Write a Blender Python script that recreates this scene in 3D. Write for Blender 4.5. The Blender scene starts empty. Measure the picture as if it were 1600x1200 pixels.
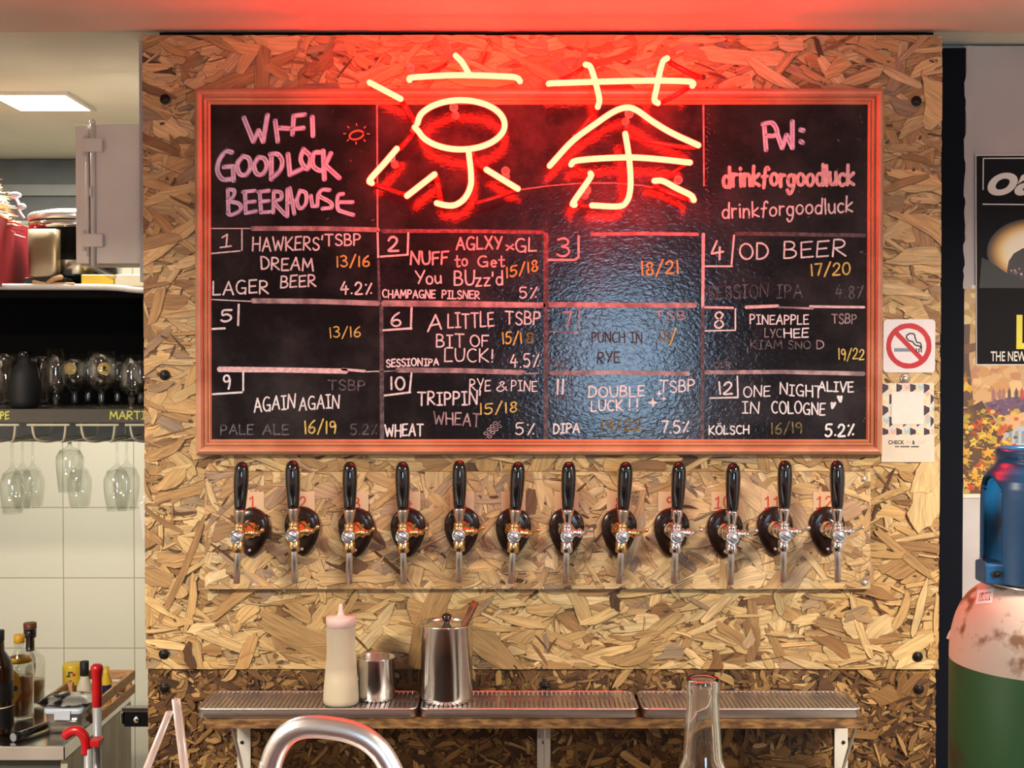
import bpy, bmesh, math, random
from mathutils import Vector, Matrix

# ------------------------------------------------------------------ camera, world, lights, exposure
SC = bpy.context.scene
COL = SC.collection
D, F, ZC, PITCH = 2.66, 1900.0, 1.55, math.radians(1.0)
cam_d = bpy.data.cameras.new('camera'); cam = bpy.data.objects.new('camera', cam_d); COL.objects.link(cam)
cam_d.sensor_width = 36.0; cam_d.lens = 36.0 * F / 1600.0; cam_d.clip_start = 0.02
cam.location = (0, -D, ZC); cam.rotation_euler = (math.pi / 2 - PITCH, 0, 0)
SC.camera = cam
SC.view_settings.view_transform = 'Standard'; SC.view_settings.look = 'None'
SC.view_settings.exposure = 0.1; SC.view_settings.gamma = 1.0; SC.view_settings.use_curve_mapping = False
SC.cycles.use_denoising = True
SC.cycles.max_bounces = 10; SC.cycles.transparent_max_bounces = 16; SC.cycles.transmission_bounces = 10
SC.cycles.caustics_reflective = False; SC.cycles.caustics_refractive = False
SC.cycles.sample_clamp_indirect = 6.0

w = bpy.data.worlds.new('world'); SC.world = w; w.use_nodes = True
w.node_tree.nodes['Background'].inputs[0].default_value = (0.55, 0.7, 1.0, 1)
w.node_tree.nodes['Background'].inputs[1].default_value = 1.0

def area(name, loc, rot, sx, sy, energy, color, spread=math.pi):
    l = bpy.data.lights.new(name, 'AREA'); l.shape = 'RECTANGLE'; l.size = sx; l.size_y = sy
    l.energy = energy; l.color = color; l.spread = spread
    o = bpy.data.objects.new(name, l); COL.objects.link(o); o.location = loc; o.rotation_euler = rot
    return o
ZCEIL = 2.275
# warm ceiling panels either side of the bar and the daylit front window behind the camera
WARM = (1.0, 0.9, 0.76)
LAMPS = [(-1.75, -1.5, 98), (1.75, -1.5, 98), (-2.1, -3.3, 48), (2.1, -3.3, 48)]  # rear pair is added fill, brightening the room and its reflections in steel
for lx, ly, le in LAMPS:
    area('ceiling_lamp_light', (lx, ly, ZCEIL - 0.03), (0, 0, 0), 0.55, 0.22, le, WARM, 2.75)
area('window_daylight', (0.70, -5.02, 1.54), (-math.pi / 2, 0, math.pi), 0.66, 0.92, 38, (0.5, 0.74, 1.0))
area('kitchen_panel_light', (-1.303, 0.725, ZCEIL - 0.012), (0, 0, 0), 0.2, 0.2, 40, (1.0, 0.95, 0.84))
NEON = (98.0, 0.92, 0.46)

def P(px, py, Y):
    u = (px - 800.0) / F; v = (600.0 - py) / F
    dy = math.cos(PITCH) + v * math.sin(PITCH); dz = -math.sin(PITCH) + v * math.cos(PITCH)
    t = (Y + D) / dy
    return Vector((u * t, Y, ZC + dz * t))
def S(Y): return (Y + D) / F
def PX(px, Y): return P(px, 567, Y).x
def PZ(py, Y): return P(800, py, Y).z

# ------------------------------------------------------------------ materials
def new_mat(name):
    m = bpy.data.materials.new(name); m.use_nodes = True
    nt = m.node_tree; b = nt.nodes['Principled BSDF']
    return m, nt, b
def L(nt, a, b): nt.links.new(a, b)
def srgb(r, g, b):
    f = lambda c: (c / 255 / 12.92) if c / 255 <= 0.04045 else ((c / 255 + 0.055) / 1.055) ** 2.4
    return (f(r), f(g), f(b))
def mat(name, c, rough=0.5, metal=0.0, c2=None, scale=8.0, bump=0.0, bscale=60.0, spec=0.5, stretch=(1, 1, 1), coat=0.0, lo=0.4, hi=0.65, detail=4.0):
    m, nt, b = new_mat(name)
    tc = nt.nodes.new('ShaderNodeTexCoord'); mp = nt.nodes.new('ShaderNodeMapping'); mp.inputs['Scale'].default_value = stretch
    L(nt, tc.outputs['Object'], mp.inputs['Vector'])
    c2 = c2 or tuple(x * 0.88 for x in c)
    n = nt.nodes.new('ShaderNodeTexNoise'); n.inputs['Scale'].default_value = scale; n.inputs['Detail'].default_value = detail
    L(nt, mp.outputs[0], n.inputs['Vector'])
    r = nt.nodes.new('ShaderNodeValToRGB'); r.color_ramp.elements[0].position = lo; r.color_ramp.elements[1].position = hi
    r.color_ramp.elements[0].color = (*c2, 1); r.color_ramp.elements[1].color = (*c, 1)
    L(nt, n.outputs[0], r.inputs[0]); L(nt, r.outputs[0], b.inputs['Base Color'])
    b.inputs['Roughness'].default_value = rough; b.inputs['Metallic'].default_value = metal
    b.inputs['Specular IOR Level'].default_value = spec; b.inputs['Coat Weight'].default_value = coat
    if bump:
        n2 = nt.nodes.new('ShaderNodeTexNoise'); n2.inputs['Scale'].default_value = bscale; n2.inputs['Detail'].default_value = 3
        L(nt, mp.outputs[0], n2.inputs['Vector'])
        bp = nt.nodes.new('ShaderNodeBump'); bp.inputs['Strength'].default_value = bump; bp.inputs['Distance'].default_value = 0.004
        L(nt, n2.outputs[0], bp.inputs['Height']); L(nt, bp.outputs[0], b.inputs['Normal'])
    return m
def glass(name, c=(1, 1, 1), rough=0.0, ior=1.45):
    m, nt, b = new_mat(name)
    b.inputs['Base Color'].default_value = (*c, 1); b.inputs['Transmission Weight'].default_value = 1.0
    b.inputs['Roughness'].default_value = rough; b.inputs['IOR'].default_value = ior
    n = nt.nodes.new('ShaderNodeTexNoise'); n.inputs['Scale'].default_value = 40
    mr = nt.nodes.new('ShaderNodeMapRange'); mr.inputs[3].default_value = rough; mr.inputs[4].default_value = rough + 0.03
    L(nt, n.outputs[0], mr.inputs[0]); L(nt, mr.outputs[0], b.inputs['Roughness'])
    return m
def emit(name, c, s=1.0):
    m = bpy.data.materials.new(name); m.use_nodes = True; nt = m.node_tree; nt.nodes.clear()
    e = nt.nodes.new('ShaderNodeEmission'); e.inputs[0].default_value = (*c, 1); e.inputs[1].default_value = s
    o = nt.nodes.new('ShaderNodeOutputMaterial'); L(nt, e.outputs[0], o.inputs[0]); return m
def attr_mat(name, rough=0.62, grain=True, bump=0.25, gs=(14, 190, 1)):
    m, nt, b = new_mat(name)
    a = nt.nodes.new('ShaderNodeAttribute'); a.attribute_name = 'Col'
    uv = nt.nodes.new('ShaderNodeUVMap'); uv.uv_map = 'UVMap'
    mp = nt.nodes.new('ShaderNodeMapping'); mp.inputs['Scale'].default_value = gs
    L(nt, uv.outputs[0], mp.inputs[0])
    n = nt.nodes.new('ShaderNodeTexNoise'); n.inputs['Scale'].default_value = 1.0; n.inputs['Detail'].default_value = 3; n.inputs['Distortion'].default_value = 0.6
    L(nt, mp.outputs[0], n.inputs['Vector'])
    mr = nt.nodes.new('ShaderNodeMapRange'); mr.inputs[1].default_value = 0.3; mr.inputs[2].default_value = 0.7
    mr.inputs[3].default_value = 0.62 if grain else 0.92; mr.inputs[4].default_value = 1.12 if grain else 1.03
    L(nt, n.outputs[0], mr.inputs[0])
    mx = nt.nodes.new('ShaderNodeMix'); mx.data_type = 'RGBA'; mx.blend_type = 'MULTIPLY'; mx.inputs[0].default_value = 1.0
    L(nt, a.outputs['Color'], mx.inputs[6]); L(nt, mr.outputs[0], mx.inputs[7]); L(nt, mx.outputs[2], b.inputs['Base Color'])
    b.inputs['Roughness'].default_value = rough
    if bump:
        bp = nt.nodes.new('ShaderNodeBump'); bp.inputs['Strength'].default_value = bump; bp.inputs['Distance'].default_value = 0.002
        L(nt, n.outputs[0], bp.inputs['Height']); L(nt, bp.outputs[0], b.inputs['Normal'])
    return m

M = {}
M['flake'] = attr_mat('strand_board')
M['painted_print'] = attr_mat('print_colours', 0.5, False, 0)
M['ceil'] = mat('ceiling_paint', srgb(226, 212, 196), 0.85, bump=0.12, bscale=9, scale=3, c2=srgb(214, 200, 182))
M['kceil'] = mat('kitchen_ceiling_paint', srgb(244, 241, 224), 0.85, bump=0.12, bscale=9, scale=3, c2=srgb(236, 232, 212))
M['white_wall'] = mat('white_wall_paint', srgb(196, 188, 184), 0.8, bump=0.15, bscale=14, scale=4, c2=srgb(180, 172, 168))
M['room_wall'] = mat('room_wall_paint', srgb(170, 160, 150), 0.85)
M['floor'] = mat('floor_tile', srgb(110, 100, 92), 0.6, scale=12)
M['navy'] = mat('navy_paint', srgb(9, 13, 24), 0.7, scale=20, spec=0.12)
M['grey_wall'] = mat('grey_upper_wall', srgb(120, 124, 122), 0.7)
M['grey_trim'] = mat('pale_grey_trim', srgb(166, 168, 162), 0.6)
M['frame'] = mat('varnished_frame_wood', srgb(204, 150, 114), 0.36, c2=srgb(180, 122, 90), scale=10, stretch=(1, 1, 1), bump=0.1, bscale=40)
M['chrome'] = mat('chrome', (0.82, 0.82, 0.83), 0.12, 1.0)
M['steel'] = mat('brushed_steel', (0.8, 0.79, 0.77), 0.34, 1.0, bump=0.05, bscale=90, stretch=(1, 1, 8))
M['steel_polished'] = mat('polished_steel', (0.84, 0.83, 0.81), 0.17, 1.0)
M['brass'] = mat('worn_brass', (0.78, 0.55, 0.25), 0.2, 1.0, c2=(0.62, 0.42, 0.2), scale=60)
M['nickel'] = mat('satin_nickel', (0.62, 0.55, 0.46), 0.3, 1.0)
M['slot'] = mat('pale_grey_screw_face', (0.55, 0.58, 0.62), 0.35, 0.6)
M['black_gloss'] = mat('black_enamel', (0.006, 0.006, 0.008), 0.09, coat=0.6)
M['black_matte'] = mat('black_matte', (0.008, 0.008, 0.008), 0.6)
M['black_board'] = mat('black_backing', (0.005, 0.004, 0.004), 0.8, spec=0.1)
M['dark_bronze'] = mat('dark_bronze_enamel', (0.02, 0.009, 0.006), 0.22)
M['bolt'] = mat('blackened_bolt', (0.025, 0.02, 0.018), 0.4, 0.7)
M['white_plastic'] = mat('white_plastic', srgb(225, 220, 210), 0.4)
M['enclosure'] = mat('aged_white_plastic', srgb(244, 230, 216), 0.45, scale=5, c2=srgb(234, 220, 204))
M['pink_plastic'] = mat('pinkish_plastic_cap', srgb(236, 200, 190), 0.45)
M['paper'] = mat('paper_white', srgb(236, 230, 220), 0.6)
M['sticker_white'] = mat('glossy_sticker', srgb(240, 236, 236), 0.25)
M['card'] = mat('cream_card', srgb(232, 220, 202), 0.55)
M['red_print'] = mat('red_print', srgb(200, 30, 40), 0.35)
M['black_print'] = mat('black_print', srgb(22, 20, 22), 0.4)
M['grey_print'] = mat('grey_blue_print', srgb(125, 140, 158), 0.4)
M['faded_print'] = mat('faded_print', srgb(214, 198, 172), 0.55)
M['red_marker'] = mat('red_marker', srgb(205, 70, 45), 0.6)
M['pale_tape'] = mat('pale_tape', srgb(226, 190, 150), 0.55)
M['ply_edge'] = mat('layered_board_edge', srgb(150, 112, 66), 0.7, c2=srgb(84, 56, 30), scale=30, stretch=(1, 1, 4))
M['chalk_white'] = mat('white_chalk_ink', srgb(244, 242, 242), 0.85, scale=120, c2=srgb(214, 210, 212))
M['chalk_thick'] = mat('lilac_chalk_ink', srgb(170, 172, 204), 0.75, scale=60, c2=srgb(132, 132, 166))
M['chalk_lilac'] = mat('pale_lilac_chalk_ink', srgb(226, 230, 250), 0.75, scale=60, c2=srgb(202, 204, 230))
M['tan_tin'] = mat('dull_tan_metal', (0.42, 0.33, 0.22), 0.42, 0.9)
M['chalk_pink'] = mat('pinkish_chalk_ink', srgb(240, 212, 210), 0.8, scale=120, c2=srgb(212, 176, 178))
M['chalk_line'] = mat('smeared_chalk_line', srgb(188, 168, 170), 0.8, scale=45, c2=srgb(128, 112, 116))
M['chalk_grey'] = mat('grey_chalk_line', srgb(112, 100, 106), 0.8, scale=90, c2=srgb(70, 62, 68))
M['chalk_dim'] = mat('rubbed_chalk', srgb(120, 116, 120), 0.8, scale=150, c2=srgb(58, 56, 60))
M['chalk_ghost'] = mat('wiped_chalk', srgb(72, 70, 76), 0.7, scale=150, c2=srgb(30, 30, 34))
M['chalk_yellow'] = mat('yellow_chalk_ink', srgb(226, 206, 112), 0.8, scale=120, c2=srgb(196, 174, 84))
M['chalk_yellow_dim'] = mat('rubbed_yellow_chalk', srgb(140, 128, 70), 0.8, scale=120, c2=srgb(76, 72, 48))
M['chalk_orange'] = mat('orange_chalk', srgb(224, 130, 92), 0.8, scale=120)
M['chalk_lime'] = mat('lime_chalk_ink', srgb(226, 226, 96), 0.7, scale=90)
def thin_glass(name, c=(0.97, 0.98, 0.97), rough=0.0, haze=0.0, hazec=(0.8, 0.8, 0.8)):
    m = bpy.data.materials.new(name); m.use_nodes = True; nt = m.node_tree; nt.nodes.clear()
    o = nt.nodes.new('ShaderNodeOutputMaterial'); t = nt.nodes.new('ShaderNodeBsdfTransparent'); g = nt.nodes.new('ShaderNodeBsdfGlossy'); f = nt.nodes.new('ShaderNodeLayerWeight'); f.inputs['Blend'].default_value = 0.5; pw = nt.nodes.new('ShaderNodeMath'); pw.operation = 'POWER'; pw.inputs[1].default_value = 4.0; mm = nt.nodes.new('ShaderNodeMath'); mm.operation = 'MULTIPLY_ADD'; mm.inputs[1].default_value = 0.8; mm.inputs[2].default_value = 0.075; L(nt, f.outputs['Facing'], pw.inputs[0]); L(nt, pw.outputs[0], mm.inputs[0])
    n = nt.nodes.new('ShaderNodeTexNoise'); n.inputs['Scale'].default_value = 30; mr = nt.nodes.new('ShaderNodeMapRange'); mr.inputs[3].default_value = rough; mr.inputs[4].default_value = rough + 0.06
    L(nt, n.outputs[0], mr.inputs[0]); L(nt, mr.outputs[0], g.inputs['Roughness'])
    t.inputs[0].default_value = (*c, 1); g.inputs[0].default_value = (1, 1, 1, 1)
    mx = nt.nodes.new('ShaderNodeMixShader'); L(nt, mm.outputs[0], mx.inputs[0]); L(nt, t.outputs[0], mx.inputs[1]); L(nt, g.outputs[0], mx.inputs[2])
    last = mx
    if haze:
        d = nt.nodes.new('ShaderNodeBsdfTranslucent'); d.inputs[0].default_value = (*hazec, 1); d2 = nt.nodes.new('ShaderNodeBsdfDiffuse'); d2.inputs[0].default_value = (*hazec, 1)
        m3 = nt.nodes.new('ShaderNodeMixShader'); m3.inputs[0].default_value = .5; L(nt, d.outputs[0], m3.inputs[1]); L(nt, d2.outputs[0], m3.inputs[2])
        m2 = nt.nodes.new('ShaderNodeMixShader'); m2.inputs[0].default_value = haze; L(nt, mx.outputs[0], m2.inputs[1]); L(nt, m3.outputs[0], m2.inputs[2]); last = m2
    L(nt, last.outputs[0], o.inputs[0]); return m
M['clear_glass'] = thin_glass('clear_glass')
M['thick_glass'] = glass('thick_bottle_glass', (0.96, 0.98, 0.95))
M['red_plastic'] = mat('red_plastic', srgb(190, 24, 30), 0.3)
M['alu'] = mat('grey_aluminium_pole', srgb(176, 180, 184), 0.35, 0.3)
M['crate_wood'] = mat('light_crate_wood', srgb(222, 178, 132), 0.6, c2=srgb(192, 144, 100), scale=20, stretch=(2, 2, 14))
M['dark_wood'] = mat('dark_wood_handle', srgb(120, 62, 32), 0.5, c2=srgb(84, 40, 20), scale=20, stretch=(1, 1, 8))
M['blue_plastic'] = mat('blue_guard_plastic', srgb(18, 84, 132), 0.3, c2=srgb(14, 66, 104), scale=6)
M['cyl_green'] = mat('worn_green_paint', srgb(34, 74, 34), 0.5, c2=srgb(54, 36, 26), scale=6, lo=0.38, hi=0.52, detail=9)
M['cyl_white'] = mat('rusty_white_paint', srgb(196, 176, 160), 0.5, c2=srgb(126, 88, 58), scale=20, lo=0.38, hi=0.46, detail=12)
M['yellow'] = mat('yellow_glaze', srgb(236, 200, 60), 0.35)
M['amber'] = mat('amber_spirit', srgb(196, 104, 24), 0.1, c2=srgb(160, 76, 14), scale=10, coat=0.5)
M['brown_glass'] = mat('dark_brown_bottle_glass', (0.022, 0.008, 0.004), 0.08, coat=0.5)
M['label_yellow'] = mat('yellow_label', srgb(226, 170, 40), 0.5)
M['label_cream'] = mat('cream_label', srgb(226, 220, 196), 0.5)
M['gold'] = mat('gold_foil', (0.85, 0.62, 0.2), 0.25, 1.0)
M['gold_print'] = mat('gold_print', srgb(216, 184, 96), 0.4)
M['copper'] = mat('copper_tinted', (0.7, 0.38, 0.2), 0.2, 1.0)
M['tinsel'] = mat('champagne_tinsel', (0.75, 0.55, 0.34), 0.3, 0.8, c2=(0.6, 0.4, 0.22), scale=40)
M['silver_foil'] = mat('white_glossy_foil', srgb(236, 230, 240), 0.15, 0.3)
M['red_cloth'] = mat('red_painted_box', srgb(116, 14, 20), 0.8, spec=0.1, c2=srgb(90, 10, 16), scale=6)
M['marble'] = mat('beige_marbled_panel', srgb(206, 200, 178), 0.4, c2=srgb(168, 158, 134), scale=5, stretch=(1, 3, 1))
M['dark_panel'] = mat('charcoal_panel', srgb(70, 70, 66), 0.45)
M['clear_plastic'] = thin_glass('clear_plastic', (0.95, 0.96, 0.97), 0.1, 0.1, (0.8, 0.82, 0.85))
M['support'] = thin_glass('frosted_glass_support', (0.95, 0.9, 0.9), 0.1, 0.55, (0.8, 0.7, 0.68))
M['lid_blue'] = mat('bluish_white_lid', srgb(212, 222, 236), 0.35)
M['oats'] = mat('oat_flakes', srgb(206, 178, 130), 0.8, scale=120, bump=0.6, bscale=150)
M['pouch'] = mat('silver_pouch_foil', (0.6, 0.6, 0.57), 0.28, 0.8, c2=(0.02, 0.02, 0.02), scale=22, lo=0.44, hi=0.5, bump=0.4, bscale=25)
M['navy_print'] = mat('navy_label', srgb(30, 36, 80), 0.4)
M['olive'] = mat('olive_shelf_paint', srgb(84, 78, 66), 0.6, scale=14)
M['cream_wire'] = mat('cream_coated_wire', srgb(222, 214, 180), 0.4)
M['frost'] = thin_glass('frosted_squeeze_plastic', (0.92, 0.9, 0.84), 0.35, 0.62, srgb(238, 230, 214))
M['syrup'] = mat('cloudy_syrup', srgb(232, 222, 194), 0.4)
M['straw'] = thin_glass('milky_straw_plastic', (0.95, 0.92, 0.9), 0.2, 0.5, srgb(236, 222, 214))
M['tile'] = None

def tile_mat():
    m, nt, b = new_mat('cream_wall_tile')
    tc = nt.nodes.new('ShaderNodeTexCoord'); mp = nt.nodes.new('ShaderNodeMapping')
    mp.inputs['Rotation'].default_value = (math.pi / 2, 0, 0)
    sep = nt.nodes.new('ShaderNodeSeparateXYZ'); L(nt, tc.outputs['Object'], sep.inputs[0])
    cmb = nt.nodes.new('ShaderNodeCombineXYZ'); L(nt, sep.outputs['X'], cmb.inputs[0]); L(nt, sep.outputs['Z'], cmb.inputs[1])
    br = nt.nodes.new('ShaderNodeTexBrick'); br.offset = 0.0; br.inputs['Scale'].default_value = 1.0
    br.inputs['Mortar Size'].default_value = 0.0022; br.inputs['Brick Width'].default_value = 0.2546; br.inputs['Row Height'].default_value = 0.2535
    br.inputs['Color1'].default_value = (*srgb(212, 207, 188), 1); br.inputs['Color2'].default_value = (*srgb(207, 202, 182), 1)
    br.inputs['Mortar'].default_value = (*srgb(168, 160, 134), 1)
    add = nt.nodes.new('ShaderNodeVectorMath'); add.operation = 'ADD'
    gx = PX(97, 1.70); gz = PZ(903, 1.70)
    add.inputs[1].default_value = (-gx + 0.2546 * 20, -gz + 0.2535 * 20, 0)
    L(nt, cmb.outputs[0], add.inputs[0]); L(nt, add.outputs[0], br.inputs['Vector'])
    L(nt, br.outputs['Color'], b.inputs['Base Color']); b.inputs['Roughness'].default_value = 0.25
    bp = nt.nodes.new('ShaderNodeBump'); bp.inputs['Strength'].default_value = 0.4; bp.inputs['Distance'].default_value = 0.002; bp.invert = True
    L(nt, br.outputs['Fac'], bp.inputs['Height']); L(nt, bp.outputs[0], b.inputs['Normal'])
    return m
M['tile'] = tile_mat()

def board_mat():
    m, nt, b = new_mat('black_chalkboard_paint')
    tc = nt.nodes.new('ShaderNodeTexCoord')
    n = nt.nodes.new('ShaderNodeTexNoise'); n.inputs['Scale'].default_value = 5; n.inputs['Detail'].default_value = 8; n.inputs['Roughness'].default_value = 0.65
    L(nt, tc.outputs['Object'], n.inputs['Vector'])
    r = nt.nodes.new('ShaderNodeValToRGB'); r.color_ramp.elements[0].position = 0.45; r.color_ramp.elements[1].position = 0.8
    r.color_ramp.elements[0].color = (0.0085, 0.0075, 0.0095, 1); r.color_ramp.elements[1].color = (0.05, 0.046, 0.05, 1)
    L(nt, n.outputs[0], r.inputs[0]); L(nt, r.outputs[0], b.inputs['Base Color'])
    b.inputs['Roughness'].default_value = 0.13; b.inputs['Specular IOR Level'].default_value = 0.3
    mp = nt.nodes.new('ShaderNodeMapping'); mp.inputs['Scale'].default_value = (1, 1, 1.5); L(nt, tc.outputs['Object'], mp.inputs[0])
    n2 = nt.nodes.new('ShaderNodeTexNoise'); n2.inputs['Scale'].default_value = 80; n2.inputs['Detail'].default_value = 2.5; n2.inputs['Distortion'].default_value = 0.8
    L(nt, mp.outputs[0], n2.inputs['Vector'])
    bp = nt.nodes.new('ShaderNodeBump'); bp.inputs['Strength'].default_value = 0.15; bp.inputs['Distance'].default_value = 0.003
    L(nt, n2.outputs[0], bp.inputs['Height']); L(nt, bp.outputs[0], b.inputs['Normal'])
    return m
M['board'] = board_mat()
M['neon'] = emit('neon_red_glow', NEON, 1.0)
def tube_red():
    m, nt, b = new_mat('red_coated_tube')
    b.inputs['Base Color'].default_value = (0.25, 0.012, 0.012, 1); b.inputs['Roughness'].default_value = 0.18
    n = nt.nodes.new('ShaderNodeTexNoise'); n.inputs['Scale'].default_value = 50
    mr = nt.nodes.new('ShaderNodeMapRange'); mr.inputs[3].default_value = 0.1; mr.inputs[4].default_value = 0.4
    L(nt, n.outputs[0], mr.inputs[0]); L(nt, mr.outputs[0], b.inputs['Roughness'])
    return m
M['tube_red'] = tube_red()
M['panel_light'] = emit('kitchen_light_diffuser', (1.0, 0.96, 0.82), 9.0)
M['room_light'] = emit('ceiling_light_diffuser', (1.0, 0.88, 0.7), 3.0)

# ------------------------------------------------------------------ mesh builder
def wpos(o):
    p = Vector((0, 0, 0))
    while o: p += Vector(o.location); o = o.parent
    return p
class MB:
    def __init__(s): s.v = []; s.f = []; s.sm = []; s.mi = []; s.cur = 0
    def add(s, vs, fs, smooth=False):
        o = len(s.v); s.v += [Vector(p) for p in vs]
        for f in fs: s.f.append([i + o for i in f]); s.sm.append(smooth); s.mi.append(s.cur)
        return s
    def box(s, x0, x1, y0, y1, z0, z1, b=0.0):
        if b <= 0:
            vs = [(x, y, z) for x in (x0, x1) for y in (y0, y1) for z in (z0, z1)]
            return s.add(vs, [(0, 1, 3, 2), (4, 6, 7, 5), (0, 4, 5, 1), (2, 3, 7, 6), (0, 2, 6, 4), (1, 5, 7, 3)])
        bm = bmesh.new(); bmesh.ops.create_cube(bm, size=1.0)
        for v in bm.verts:
            v.co = Vector(((x0 + x1) / 2 + v.co.x * (x1 - x0), (y0 + y1) / 2 + v.co.y * (y1 - y0), (z0 + z1) / 2 + v.co.z * (z1 - z0)))
        bmesh.ops.bevel(bm, geom=bm.edges[:], offset=b, segments=3, profile=0.5, affect='EDGES')
        bm.verts.index_update()
        s.add([v.co.copy() for v in bm.verts], [[v.index for v in f.verts] for f in bm.faces], False); bm.free(); return s
    def loft(s, rings, ring_closed=True, caps=True, smooth=True, closed=False):
        n = len(rings[0]); vs = [p for r in rings for p in r]; fs = []
        R = len(rings)
        for i in range(R if closed else R - 1):
            a, b = i * n, ((i + 1) % R) * n
            for j in range(n if ring_closed else n - 1):
                k = (j + 1) % n
                fs.append((a + j, b + j, b + k, a + k))
        s.add(vs, fs, smooth)
        if caps and not closed:
            s.add(list(rings[0]), [list(range(n))], False); s.add(list(rings[-1]), [list(range(n))[::-1]], False)
        return s
    def tube(s, path, r, n=12, caps=True, closed=False):
        path = [Vector(p) for p in path]; N = len(path)
        rr = r if isinstance(r, (list, tuple)) else [r] * N
        up = None; rings = []
        for i in range(N):
            if closed: t = path[(i + 1) % N] - path[i - 1]
            else: t = path[min(i + 1, N - 1)] - path[max(i - 1, 0)]
            t.normalize()
            if up is None:
                up = Vector((0, 0, 1)) if abs(t.z) < 0.9 else Vector((1, 0, 0))
            a = t.cross(up)
            if a.length < 1e-6: a = t.orthogonal()
            a.normalize(); up = a.cross(t).normalized()
            rings.append([path[i] + (a * math.cos(2 * math.pi * j / n) + up * math.sin(2 * math.pi * j / n)) * rr[i] for j in range(n)])
        return s.loft(rings, True, caps, True, closed)
    def round_tube(s, path, r, n=12):
        """tube with hemispherical ends"""
        path = [Vector(p) for p in path]
        d0 = (path[0] - path[1]).normalized(); d1 = (path[-1] - path[-2]).normalized()
        pre = [path[0] + d0 * r * math.sin(a) for a in (1.5, 1.2, 0.8, 0.4)]; post = [path[-1] + d1 * r * math.sin(a) for a in (0.4, 0.8, 1.2, 1.5)]
        rr = [r * math.cos(a) for a in (1.5, 1.2, 0.8, 0.4)] + [r] * len(path) + [r * math.cos(a) for a in (0.4, 0.8, 1.2, 1.5)]
        return s.tube(pre + path + post, rr, n)
    def lathe(s, prof, o=(0, 0, 0), axis='z', n=32, smooth=True, a0=0.0, a1=None):
        """prof: (r, h) pairs along the axis"""
        o = Vector(o); full = a1 is None; a1 = a0 + 2 * math.pi if full else a1
        def pt(r, h, a):
            c, q = r * math.cos(a), r * math.sin(a)
            return o + (Vector((c, q, h)) if axis == 'z' else Vector((c, h, q)) if axis == 'y' else Vector((h, c, q)))
        m = n if full else n + 1
        rings = [[pt(max(r, 1e-5), h, a0 + (a1 - a0) * j / n) for j in range(m)] for r, h in prof]
        return s.loft(rings, full, False, smooth)
    def prism(s, poly, f, t):
        """poly: 2D points, f maps (a,b,h) to a point, extruded h 0..t"""
        n = len(poly); vs = [f(a, b, 0) for a, b in poly] + [f(a, b, t) for a, b in poly]
        fs = [list(range(n)), list(range(n, 2 * n))[::-1]] + [(i, (i + 1) % n, n + (i + 1) % n, n + i) for i in range(n)]
        return s.add(vs, fs)
    def sphere(s, o, r, n=16, sz=1.0):
        return s.lathe([(r * math.sin(math.pi * i / 10), -r * sz * math.cos(math.pi * i / 10)) for i in range(11)], o, 'z', n)
    def build(s, name, m, parent=None, world=True, recalc=True, bevel=0, loc=None):
        me = bpy.data.meshes.new(name); o = bpy.data.objects.new(name, me); COL.objects.link(o)
        off = Vector((0, 0, 0))
        if parent is not None:
            o.parent = parent
            if world: off = wpos(parent)
        if loc is not None: o.location = Vector(loc) - (off if world else Vector((0, 0, 0))); off = Vector(loc) if world else off
        me.from_pydata([tuple(p - off) for p in s.v], [], s.f)
        for mm in (m if isinstance(m, (list, tuple)) else [m]): me.materials.append(mm)
        me.polygons.foreach_set('use_smooth', s.sm); me.polygons.foreach_set('material_index', s.mi)
        if recalc:
            bm = bmesh.new(); bm.from_mesh(me); bmesh.ops.remove_doubles(bm, verts=bm.verts, dist=1e-6)
            bmesh.ops.recalc_face_normals(bm, faces=bm.faces[:]); bm.to_mesh(me); bm.free()
        me.update()
        return o

def tag(o, label, cat, group=None):
    o['label'] = label; o['category'] = cat
    if group: o['group'] = group
    return o
def thing(name, label, cat, loc=(0, 0, 0), group=None):
    o = bpy.data.objects.new(name, None); COL.objects.link(o); o.location = loc; o.empty_display_size = 0.05
    return tag(o, label, cat, group)
def struct(o): o['kind'] = 'structure'; return o
def copy_tree(o, parent=None):
    c = o.copy(); COL.objects.link(c); c.parent = parent
    for ch in list(o.children): copy_tree(ch, c)
    return c
def spline(pts, n=6, closed=False):
    pts = [Vector(p) for p in pts]; N = len(pts); out = []
    rng = range(N) if closed else range(N - 1)
    for i in rng:
        p1, p2 = pts[i], pts[(i + 1) % N]
        p0 = pts[i - 1] if (closed or i > 0) else p1 * 2 - p2
        p3 = pts[(i + 2) % N] if (closed or i < N - 2) else p2 * 2 - p1
        for k in range(n):
            t = k / n
            out.append(0.5 * ((2 * p1) + (p2 - p0) * t + (2 * p0 - 5 * p1 + 4 * p2 - p3) * t * t + (3 * p1 - p0 - 3 * p2 + p3) * t ** 3))
    if not closed: out.append(pts[-1])
    return out
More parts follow.
